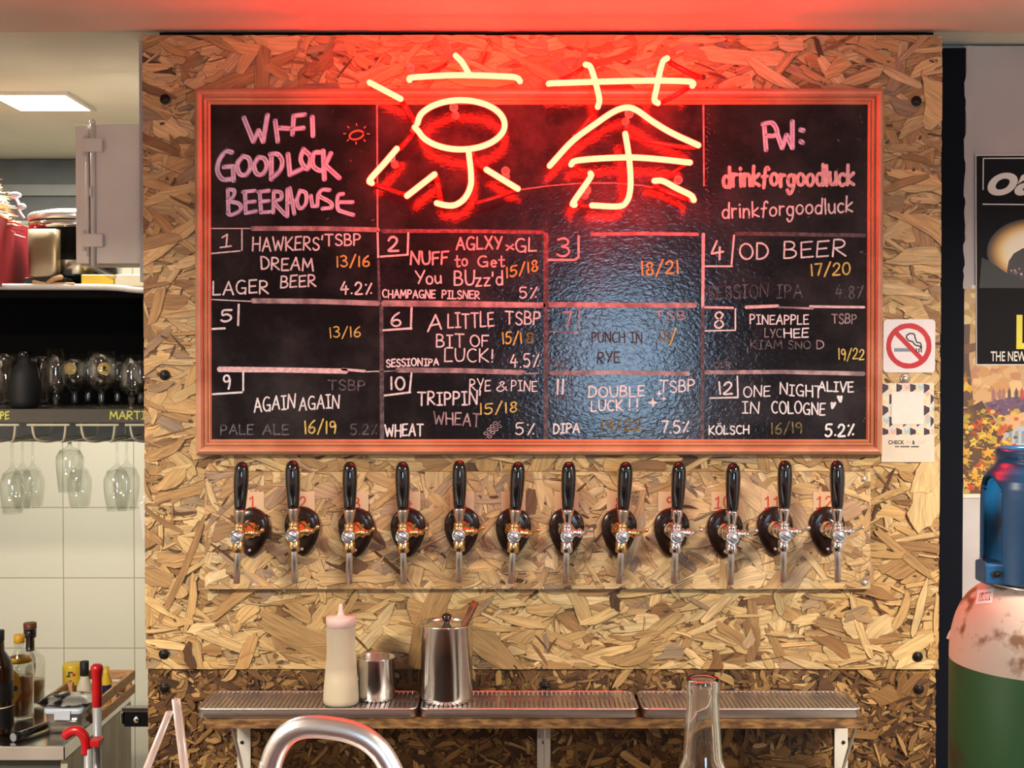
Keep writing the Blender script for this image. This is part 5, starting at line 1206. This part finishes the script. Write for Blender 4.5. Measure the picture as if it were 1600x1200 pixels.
# wire racks under the shelf and the glasses hanging in them
zr0 = PZ(664, UY0 + .01)
def rackwire(a, b, label):
    x0, x1 = PX(a, UY0), PX(b, UY0)
    t = thing('glass_rack', label, 'glass rack', ((x0 + x1) / 2, UY0 + .012, zr0), 'wire glass racks')
    MB().round_tube([(x0, UY0 + .008, zr0), (x1, UY0 + .008, zr0)], .0036, 10).build('crossbar', M['cream_wire'], t)
    for s_, x in ((1, x0 + .011), (-1, x1 - .008)):
        zb = PZ(690, UY0 + .05)
        pth = [Vector((x, UY0 + .009, zr0)), Vector((x + s_ * .002, UY0 + .010, zr0 - .018)), Vector((x + s_ * .006, UY0 + .014, zb + .012)), Vector((x + s_ * .015, UY0 + .03, zb + .003)), Vector((x + s_ * .026, UY0 + .06, zb)), Vector((x + s_ * .026, UY0 + .18, zb)), Vector((x + s_ * .026, UY0 + .29, zb)), Vector((x + s_ * .02, UY0 + .31, zb + .008)), Vector((x + s_ * .02, UY0 + .315, zlo - .034))]
        MB().tube(spline(pth, 5), .0033, 10).build('rail', M['cream_wire'], t)
for a, b, lb in ((-38, 26, 'cream wire glass rack below the letters PE'), (41, 105, 'cream wire glass rack second from the picture edge, holding no letters above'), (118, 182, 'cream wire glass rack below the letters MAR'), (195, 259, 'cream wire glass rack cut off by the strand board edge')): rackwire(a, b, lb)
def wineglass(H, rb, stem=.42):
    # upside down: foot at the top (h = 0), bowl opening down
    out = [(0, 0), (.031, -.0005), (.031, -.002), (.012, -.006), (.0042, -.014), (.0038, -H * stem + .012), (.008, -H * stem), (rb * .7, -H * stem - H * .06), (rb * .97, -H * stem - H * .18), (rb, -H * stem - H * .28), (rb * .8, -H)]
    return out + [(rb * .8 - .0012, -H), (rb - .0013, -H * stem - H * .28), (rb * .97 - .0013, -H * stem - H * .185), (rb * .65, -H * stem - H * .075), (0, -H * stem - H * .045)]
zf = PZ(690, UY0 + .05) + .0062
for px, Y, H, rb, st, lb in ((18, .62, .205, .033, .40, 'upside down wine glass hanging in the rack below PE, frontmost'), (34, .69, .20, .030, .41, 'upside down wine glass hanging second in the row at the picture edge'), (50, .76, .205, .033, .42, 'upside down wine glass hanging third in the row at the picture edge'),
                         (108, .60, .145, .037, .16, 'short-stemmed upside down glass hanging in the middle'), (123, .72, .20, .034, .42, 'upside down wine glass hanging behind the short-stemmed one'), (182, .60, .195, .036, .38, 'upside down wine glass hanging below the letters MAR, frontmost'), (197, .70, .205, .036, .37, 'upside down wine glass hanging behind, nearer the strand board')):
    vessel('wine_glass', lb, 'wine glass', px, Y, wineglass(H, rb, st), zf, 'hanging wine glasses')

# things on the top shelf
zt0 = zhi - .0028
RA, RB_ = P(-40, 333, .42), P(50, 358, .80)
t = thing('red_box', 'open-topped worn red wooden box on the top shelf, at the picture edge', 'box', (RA.x - .1, .62, zt0))
ztp = P(50, 358, .80).z; A2 = Vector((P(50, 400, .80).x, .80)); dirn = Vector((.28, .96)).normalized(); dirn = Vector((RB_.x - RA.x, .40)).normalized()
def obox(mb, o, u, v, a0, a1, b0, b1, z0, z1):
    vs = []
    for a in (a0, a1):
        for b in (b0, b1):
            for z in (z0, z1): q = o + u * a + v * b; vs.append((q.x, q.y, z))
    return mb.add(vs, [(0, 1, 3, 2), (4, 6, 7, 5), (0, 4, 5, 1), (2, 3, 7, 6), (0, 2, 6, 4), (1, 5, 7, 3)])
u_ = Vector((A2.x - P(-3, 400, .47).x, .33)).normalized() * -1; v_ = Vector((-u_.y, u_.x)) * -1
if v_.x > 0: v_ = -v_
for a0, a1, b0, b1 in ((0, .33, 0, .012), (0, .33, .208, .22), (.0, .012, .012, .208), (.318, .33, .012, .208)):
    obox(MB(), A2, u_, v_, a0, a1, b0, b1, zt0, ztp).build('box_side', M['red_cloth'], t)
obox(MB(), A2, u_, v_, .012, .318, .012, .208, zt0, zt0 + .01).build('box_bottom', M['red_cloth'], t)
tx = A2 + u_ * .2 + v_ * .11
t = thing('tinsel_tree', 'small champagne gold tinsel tree standing in the red box', 'tinsel tree', (tx.x, tx.y, zt0 + .0105))
tzt = P(-20, 205, tx.y).z; tzb = zt0 + .0105; tr_ = random.Random(6); mb = MB()
rmax = P(36, 330, tx.y).x - tx.x
for i in range(1500):
    f = tr_.random() ** .8; z = ztp - .02 + (tzt - ztp + .02) * f; r1 = max(.012, rmax * (1 - f) ** .8 * tr_.uniform(.75, 1.1)); a = tr_.uniform(0, 6.283); w2 = tr_.uniform(.0015, .0035); dz = tr_.uniform(-.035, .01)
    d = Vector((math.cos(a), math.sin(a), 0)); n = Vector((-d.y, d.x, tr_.uniform(-.6, .6))) * w2; b0 = Vector((tx.x, tx.y, z)) + d * r1 * .35; b1 = Vector((tx.x, tx.y, z + dz)) + d * r1
    mb.add([b0 - n, b0 + n, b1 + n * .6, b1 - n * .6], [(0, 1, 2, 3)])
mb.build('tinsel', M['tinsel'], t, recalc=False)
MB().lathe([(0, tzb), (.03, tzb), (.03, tzb + .01), (.008, tzb + .012), (.006, tzt), (0, tzt)], (tx.x, tx.y, 0), 'z', 12).build('trunk', M['gold'], t)
bx_ = P(27, 312, .56)
t = thing('foil_bow', 'glossy white foil bow at the foot of the tinsel tree', 'bow', (bx_.x, .56, PZ(332, .56)))
mb = MB()
for px, py, rx in ((23, 305, .018), (34, 323, .012)):
    q = P(px, py, .565); mb.lathe([(.009 * math.sin(math.pi * i / 8), rx * -math.cos(math.pi * i / 8)) for i in range(9)], q, 'x', 14)
mb.tube(spline([P(24, 308, .57), P(29, 318, .58), P(30, 330, .575), P(38, 342, .57)], 5), .004, 8); mb.build('bow_loops', M['silver_foil'], t)
# lidded pot
py_ = .70; pxc = PX(122, py_); pr = 70 * S(py_); pz = lambda q: PZ(q, py_)
t = thing('cooking_pot', 'big shallow steel pot with domed lid on the top shelf, partly hidden by the cabinet', 'pot', (pxc, py_, zt0))
MB().lathe([(0, zt0 + .0), (pr * .6, zt0), (pr * .8, zt0 + .01), (pr * .95, zt0 + .04), (pr * .97, pz(362)), (pr * 1.0, pz(360)), (pr * 1.02, pz(352)), (pr * .98, pz(350)), (pr * .95, zt0 + .05), (0, zt0 + .02)], (pxc, py_, 0), 'z', 48).build('pot_body', M['steel_polished'], t)
MB().lathe([(pr * .99, pz(349)), (pr * 1.03, pz(347)), (pr * 1.03, pz(340)), (pr * .98, pz(337)), (pr * .6, pz(331)), (0, pz(328))], (pxc, py_, 0), 'z', 48).build('pot_lid', M['steel'], t)
fx0, fx1 = PX(53, .57), PX(95, .57)
mb = MB(); mb.loft([[Vector((cx_ + dx, .555 + dy, z_)) for dx, dy in [(w2 * math.copysign(abs(math.cos(a)) ** .5, math.cos(a)), .022 * math.copysign(abs(math.sin(a)) ** .5, math.sin(a))) for a in [i * math.pi / 12 for i in range(24)]]] for cx_, w2, z_ in (((fx0 + fx1) / 2, .026, zt0 + .026), ((fx0 + fx1) / 2, .036, zt0 + .032), ((fx0 + fx1) / 2, .039, zt0 + .045), ((fx0 + fx1) / 2, .04, pz(368)))], True, True)
mb = mb
tag(mb.build('food_tin', M['tan_tin'], loc=((fx0 + fx1) / 2, .555, zt0 + .026)), 'dull tan metal tin below the rim of the big steel pot', 'tin')
mb = MB(); mb.box(fx0 - .01, fx1 + .03, .531, .58, zt0, zt0 + .0257, .004); tag(mb.build('dark_tray', M['black_matte'], loc=((fx0 + fx1) / 2, .555, zt0)), 'flat dark tray on the top shelf under the tan metal tin', 'tray')
a = P(58, 433, .52); b = P(118, 441, .52)
t = thing('wooden_scoop', 'pale wooden scoop lying on the top shelf in front of the pot', 'scoop', (P(85, 442, .53).x, .53, zt0))
zz0 = zt0 + .006
mb = MB(); mb.round_tube(spline([Vector((PX(56, .535), 0.526, zt0 + .014)), Vector((PX(75, .535), 0.516, zt0 + .008)), Vector((PX(122, .535), 0.506, zt0 + .006))], 6), .005, 10); mb.build('scoop_handle', M['crate_wood'], t)
mb = MB(); mb.round_tube(spline([Vector((PX(82, .535), 0.512, zt0 + .010)), Vector((PX(92, .535), 0.506, zt0 + .02)), Vector((PX(102, .535), 0.506, zt0 + .024))], 6), .007, 10); mb.build('scoop_tip', M['crate_wood'], t)
yb0, yb1 = PX(128, .52), PX(179, .52)
tag(MB().box(yb0, yb1, .515, .575, zt0, PZ(429, .52), .004).build('yellow_packet', M['yellow'], loc=((yb0 + yb1) / 2, .545, zt0)), 'flat bright yellow packet on the top shelf below the cabinet', 'packet')
yb0, yb1 = PX(180.5, .52), PX(240, .52)
tag(MB().box(yb0, yb1, .515, .575, zt0, PZ(429, .52), .003).build('white_packet', M['label_cream'], loc=((yb0 + yb1) / 2, .545, zt0)), 'flat cream white packet beside the yellow one on the top shelf', 'packet')

# ================================================================== KITCHEN: COUNTER AND WHAT STANDS ON IT
KY0, KY1 = .54, 1.10; kx1 = PX(97, KY0); kz = PZ(1166, KY0)
t = thing('steel_counter', 'low steel topped kitchen counter with marbled end panel', 'counter', (kx1 - .5, (KY0 + KY1) / 2, 0))
MB().box(-2.2, kx1, KY0, KY1, kz - .038, kz, .003).build('counter_top', M['steel_polished'], t)
MB().box(kx1 - .018, kx1 - .0, KY0 + .02, KY1, .02, kz - .0385).build('end_panel', M['marble'], t)
MB().box(-2.2, kx1 - .019, KY0 + .03, KY1, .02, kz - .0385).build('cabinet_body', M['dark_panel'], t)
MB().box(-2.2, PX(80, KY0), KY0 + .01, KY0 + .029, kz - .25, kz - .07).build('drawer_front', M['label_cream'], t)
kt = kz + .0004
def lathe_thing(name, label, cat, px, Y, parts):
    x = PX(px, Y); t = thing(name, label, cat, (x, Y, kt))
    for n, m, prof in parts: MB().lathe([(r, kt + h) for r, h in prof], (x, Y, 0), 'z', 32).build(n, M[m], t)
    return t, x
h = lambda py, Y: PZ(py, Y) - kt
Y = .66; k = S(Y); H = h(985, Y)
t, x = lathe_thing('wine_bottle', 'dark brown bottle with black and white label at the picture edge', 'bottle', -6, Y, [
    ('bottle_glass', 'brown_glass', [(0, 0), (.036, 0), (.0385, .005), (.0385, H * .62), (.034, H * .7), (.016, H * .8), (.0145, H * .98), (0, H * .98)]), ('bottle_label', 'black_print', [(.0388, H * .06), (.039, H * .065), (.039, H * .26), (.0388, H * .265)]),
    ('label_band', 'label_cream', [(.0391, H * .262), (.0393, H * .264), (.0393, H * .272), (.0391, H * .274)]), ('upper_label', 'black_print', [(.0388, H * .32), (.039, H * .325), (.039, H * .5), (.0388, H * .505)]), ('bottle_cap', 'black_matte', [(.0155, H * .9), (.016, H * .905), (.016, H), (0, H)])])
Y = .80; H = h(992, Y)
t, x = lathe_thing('whisky_bottle', 'amber spirit bottle with yellow cap and yellow oval label', 'bottle', 27, Y, [
    ('bottle_glass', 'clear_glass', [(0, 0), (.036, 0), (.0385, .006), (.0385, H * .6), (.034, H * .68), (.016, H * .79), (.013, H * .84), (.013, H * .92), (.0112, H * .92), (.0112, H * .84), (.0135, H * .78), (.032, H * .67), (.0365, H * .6), (.0365, .012), (0, .01)]),
    ('spirit', 'amber', [(0, .0102), (.0362, .0122), (.0362, H * .5), (0, H * .5)]), ('bottle_cap', 'label_yellow', [(.0136, H * .905), (.0152, H * .91), (.0152, H), (.013, H + .001), (0, H + .001)]), ('neck_label', 'label_yellow', [(.0262, H * .735), (.0345, H * .68), (.0349, H * .678), (.0265, H * .738)])])
def ovallabel(x, Y, rb, z, rx, rz, ang, parent, m, name='oval_label'):
    mb = MB(); c0 = math.radians(ang); rings = []
    for q in (.02, .35, .7, 1.0): rings.append([Vector((x + rb * math.cos(c0 + rx * q * math.cos(a) / rb), Y + rb * math.sin(c0 + rx * q * math.cos(a) / rb), z + rz * q * math.sin(a))) for a in [2 * math.pi * j / 20 for j in range(20)]])
    return mb.loft(rings, True, False).build(name, M[m], parent)
lb_ = ovallabel(x, Y, .0392, PZ(1073, Y - .04), .026, .048, -100, t, 'label_yellow'); ovallabel(x, Y, .0396, PZ(1076, Y - .04), .007, .008, -85, lb_, 'navy_print', 'label_mark')
Y = .93; H = h(973, Y)
t, x = lathe_thing('liquor_bottle', 'tall clear bottle with big dark stopper and narrow cream label', 'bottle', 44, Y, [
    ('bottle_glass', 'clear_glass', [(0, 0), (.04, 0), (.043, .006), (.043, H * .52), (.040, H * .58), (.018, H * .66), (.0115, H * .70), (.0115, H * .84), (.0095, H * .84), (.0095, H * .7), (.016, H * .655), (.038, H * .57), (.041, H * .52), (.041, .012), (0, .01)]),
    ('spirit', 'amber', [(0, .0102), (.0406, .0122), (.0406, H * .30), (0, H * .30)]), ('stopper', 'black_gloss', [(.0122, H * .66), (.0128, H * .67), (.0128, H * .82), (.0182, H * .825), (.0182, H * .93), (0, H * .93)]), ('stopper_top', 'dark_wood', [(.0186, H * .9302), (.0186, H * .998), (.017, H), (0, H)])])
ovallabel(x, Y, .0436, PZ(1040, Y - .04), .016, .042, -68, t, 'label_cream', 'bottle_label')
# slatted crate
cx0, cx1, cy0, cy1 = PX(74, .78), kx1 - .006, .74, 1.05
t = thing('slatted_crate', 'small light wood slatted crate on the counter behind the plastic tub', 'crate', ((cx0 + cx1) / 2, (cy0 + cy1) / 2, kt))
ct = kt + .078
cx1 = PX(150, .70) if False else kx1 + .03
for z0, z1 in ((.004, .03), (.046, .074)):
    MB().box(cx1 - .008, cx1, cy0, cy1, kt + z0, kt + z1, .002).build('side_slat', M['crate_wood'], t); MB().box(cx0, cx0 + .008, cy0, cy1, kt + z0, kt + z1, .002).build('side_slat', M['crate_wood'], t)
    MB().box(cx0 + .009, cx1 - .009, cy0, cy0 + .008, kt + z0, kt + z1 * .9, .002).build('front_slat', M['crate_wood'], t); MB().box(cx0 + .009, cx1 - .009, cy1 - .008, cy1, kt + z0, kt + z1, .002).build('rear_slat', M['crate_wood'], t)
for x in (cx0 + .0085, cx1 - .0225):
    for y in (cy0 + .0085, (cy0 + cy1) / 2, cy1 - .0225): MB().box(x, x + .014, y, y + .014, kt, kt + .074).build('crate_post', M['crate_wood'], t)
MB().box(cx0 + .009, cx1 - .009, cy0 + .009, cy1 - .009, kt, kt + .0035).build('crate_base', M['crate_wood'], t)
kc = kt + .0038
def crate_bottle(name, label, cat, px, Y, parts):
    x = PX(px, Y); t = thing(name, label, cat, (x, Y, kc))
    for n, m, prof in parts: MB().lathe([(r, kc + hh) for r, hh in prof], (x, Y, 0), 'z', 28).build(n, M[m], t)
    return t, x
Y = .96; H = PZ(1036, Y) - kc
t, x = crate_bottle('yellow_canister', 'yellow canister with a leaf and berry picture inside the crate', 'canister', 111, Y, [('canister_body', 'yellow', [(0, 0), (.028, 0), (.030, .003), (.030, H - .008), (.027, H), (0, H)])])
for dz_, rx_, rz_, an_, m_ in ((1051, .0085, .0028, -84, 'olive'), (1055, .003, .008, -92, 'olive'), (1057, .0075, .0026, -96, 'olive'), (1055, .0048, .0048, -66, 'red_marker')): ovallabel(x, Y, .0306, PZ(dz_, Y - .03), rx_, rz_, an_, t, m_, 'berry_print' if m_ == 'red_marker' else 'leaf_print')
Y = .88; H = PZ(1033, Y) - kc
crate_bottle('sauce_bottle', 'small cream bottle with black cap inside the crate', 'bottle', 129, Y, [('bottle_body', 'label_cream', [(0, 0), (.020, 0), (.022, .003), (.022, H * .45), (.012, H * .65), (.010, H * .7), (0, H * .7)]), ('bottle_cap', 'black_matte', [(.0122, H * .7005), (.0126, H * .705), (.0126, H * .995), (.011, H), (0, H)])])
Y = .95; H = PZ(1042, Y) - kc
t, x = crate_bottle('yellow_bottle', 'yellow bottle with navy label inside the crate behind the red grip', 'bottle', 163, Y, [('bottle_body', 'yellow', [(0, 0), (.016, 0), (.018, .003), (.018, H * .55), (.009, H * .8), (.009, H), (0, H)]), ('bottle_label', 'navy_print', [(.0183, H * .2), (.0185, H * .21), (.0185, H * .5), (.0183, H * .51)])])
# plastic tub, pouch, torch
ty = .645; tx0, tx1 = PX(64, ty), PX(124, ty); H = PZ(1108, ty) - kt
t = thing('plastic_tub', 'clear plastic tub with bluish white clip lid holding oats', 'tub', ((tx0 + tx1) / 2, ty + .05, kt))
cxm, cym = (tx0 + tx1) / 2, ty + .052; wx, wy = (tx1 - tx0) / 2, .05
def rring(wx, wy, z, r=.012):
    o = []
    for sx, sy_, a0 in ((1, 1, 0), (-1, 1, 90), (-1, -1, 180), (1, -1, 270)):
        for q in range(5):
            a = math.radians(a0 + q * 22.5); o.append(Vector((cxm + sx * (wx - r) + r * math.cos(a), cym + sy_ * (wy - r) + r * math.sin(a), z)))
    return o
hl = H - .016
mb = MB(); mb.loft([rring(wx * .82, wy * .86, kt), rring(wx * .84, wy * .88, kt + .002), rring(wx * .97, wy * .97, kt + hl), rring(wx * .955, wy * .955, kt + hl), rring(wx * .825, wy * .865, kt + .004)], True, True); mb.build('tub_body', M['clear_plastic'], t)
mb = MB(); mb.loft([rring(wx * .815, wy * .855, kt + .0046), rring(wx * .86, wy * .885, kt + hl * .36)], True, True); mb.build('oats', M['oats'], t)
ld = MB(); ld.loft([rring(wx, wy, kt + hl + .0005), rring(wx * 1.03, wy * 1.03, kt + hl + .003), rring(wx * 1.03, wy * 1.03, kt + H - .003), rring(wx * .98, wy * .98, kt + H)], True, True); ldo = ld.build('tub_lid', M['lid_blue'], t)
MB().box(cxm - .022, cxm + .022, cym - wy * 1.03 - .004, cym - wy * 1.03 - .0005, kt + hl - .014, kt + H - .004, .0012).build('lid_clip', M['lid_blue'], ldo)
t = thing('foil_pouch', 'crumpled silver and black foil pouch lying on the plastic tub', 'pouch', (cxm, cym, kt + H + .0004))
mb = MB(); rr2 = random.Random(3); NX, NYY = 12, 8; zp = kt + H + .0006; top_, bot_ = [], []
for j in range(NYY + 1):
    for i in range(NX + 1):
        u, v = i / NX, j / NYY; e = min(u, 1 - u, v, 1 - v) * 2
        x_ = cxm - wx * 1.35 + u * wx * 2.75; y_ = cym - wy * .95 + v * wy * 1.9
        top_.append(Vector((x_, y_, zp + .006 + .026 * e ** .5 + rr2.uniform(-.002, .003) + .012 * abs(u - .5)))); bot_.append(Vector((x_, y_, zp + (.004 + .02 * abs(u - .5) if e < .1 else 0))))
W2 = NX + 1
mb.add(top_, [(j * W2 + i, j * W2 + i + 1, (j + 1) * W2 + i + 1, (j + 1) * W2 + i) for j in range(NYY) for i in range(NX)], True); pt_ = mb.build('pouch_top', M['pouch'], t, recalc=False)
mb = MB(); mb.add(bot_, [(j * W2 + i, j * W2 + i + 1, (j + 1) * W2 + i + 1, (j + 1) * W2 + i) for j in range(NYY) for i in range(NX)], True)
bd = [j * W2 for j in range(NYY + 1)]
per = [i for i in range(NX + 1)] + [j * W2 + NX for j in range(1, NYY + 1)] + [NYY * W2 + i for i in range(NX - 1, -1, -1)] + [j * W2 for j in range(NYY - 1, 0, -1)]
mb.loft([[bot_[i] for i in per], [top_[i] for i in per]], True, False); mb.build('pouch_base', M['black_gloss'], t)
a, b = Vector((PX(18, .58), .575, kt + .0125)), Vector((PX(66, .66), .69, kt + .0125))
t = thing('black_torch', 'black hand torch lying on the steel counter in front of the bottles', 'torch', (a.x, a.y, kt))
MB().tube([a, a.lerp(b, .15), a.lerp(b, .3), b], [.0118, .0118, .0105, .0105], 20).build('torch_barrel', M['black_gloss'], t)
d = (b - a).normalized(); MB().tube([a - d * .0012, a - d * .0002], .0112, 20).build('torch_lens', M['slot'], t)

# mops leaning by the counter
MY = .32; k = S(MY); x = PX(148.5, MY)
t = thing('mop_pole', 'straight grey mop pole with tall red bulb-ended grip', 'mop', (x, MY, 0))
zt1, zg0 = PZ(1037, MY), PZ(1104, MY)
MB().lathe([(0, .0), (.0105, .0), (.0105, zg0 + .01), (0, zg0 + .01)], (x, MY, 0), 'z', 20).build('pole', M['alu'], t)
MB().lathe([(.0108, zg0), (.0118, zg0 + .002), (.0122, zg0 + .03), (.0118, zt1 - .035), (.0135, zt1 - .024), (.0152, zt1 - .014), (.0142, zt1 - .006), (.009, zt1 - .001), (0, zt1)], (x, MY, 0), 'z', 24).build('red_grip', M['red_plastic'], t)
MY2 = .27; x2 = PX(134, MY2); q = lambda a, b: P(a, b, MY2)
t = thing('broom_pole', 'grey broom pole with curved red hook handle, in front of the mop', 'broom', (x2, MY2, 0))
MB().lathe([(0, 0), (.0098, 0), (.0098, PZ(1176, MY2) + .01), (0, PZ(1176, MY2) + .01)], (x2, MY2, 0), 'z', 20).build('pole', M['alu'], t)
hk = spline([q(134.5, 1178), q(134.5, 1164), q(131.5, 1151), q(122, 1142), q(111, 1143), q(103, 1149)], 6)
MB().tube(hk + [hk[-1] + (hk[-1] - hk[-2]).normalized() * d_ for d_ in (.004, .007, .0085)], [.0115] * 8 + [.012] * (len(hk) - 8) + [.0112, .008, .003], 16).build('red_hook_handle', M['red_plastic'], t)
MB().box(PX(138, MY2), PX(154, MY2), MY2 - .008, MY2 + .026, PZ(1166, MY2), PZ(1155, MY2), .003).build('red_clip', M['red_plastic'], t)
# chrome latch on the partition edge, white dispenser
LY = .11; lx0, lx1 = PX(190, LY), OX0 + .04
t = thing('door_latch', 'chrome and black latch bracket at the strand board edge', 'latch', (lx1, LY, PZ(1137, LY)))
MB().box(lx0, lx1, LY, LY + .022, PZ(1136, LY), PZ(1106, LY), .002).build('latch_body', M['black_gloss'], t)
MB().box(lx0 - .004, lx1, LY - .0045, LY - .0003, PZ(1112, LY), PZ(1105, LY), .0015).build('chrome_edge', M['chrome'], t)
MB().box(lx0 - .0062, lx0 - .0003, LY - .004, LY + .02, PZ(1132, LY), PZ(1112.5, LY), .0015).build('chrome_end', M['chrome'], t)
zb_ = PZ(1124, LY); xb = PX(211, LY)
MB().lathe([(.0085, LY - .0002), (.0085, LY - .004), (.006, LY - .006), (0, LY - .0065)], (xb, 0, zb_), 'y', 6).build('latch_bolt', M['chrome'], t)
WY = .13; x = PX(226, WY)
t = thing('white_dispenser', 'white tapered plastic dispenser with small cap at the strand board edge', 'dispenser', (x, WY + .012, PZ(844, WY)))
mb = MB(); zq = lambda p_: PZ(p_, WY)
mb.loft([[Vector((PX(a_, WY), WY, zq(b_))) for a_, b_ in ((216, 786), (240, 786), (240, 842), (222, 842))], [Vector((PX(a_, WY), WY + .03, zq(b_))) for a_, b_ in ((216, 786), (240, 786), (240, 842), (222, 842))]], True, True, False); mb.build('dispenser_body', M['white_plastic'], t)
MB().box(OX0 + .008, OX0 + .04, .1, WY - .0002, zq(835), zq(795)).build('mounting_strip', M['black_matte'], t)
MB().box(PX(220.5, WY), PX(236, WY), WY + .002, WY + .026, zq(785.8), zq(776), .003).build('dispenser_cap', M['white_plastic'], t)

for o in list(bpy.data.objects):
    if o.type == 'MESH' and o.data.users == 1 and o.parent is None and 'label' not in o and 'kind' not in o: print('UNTAGGED', o.name)
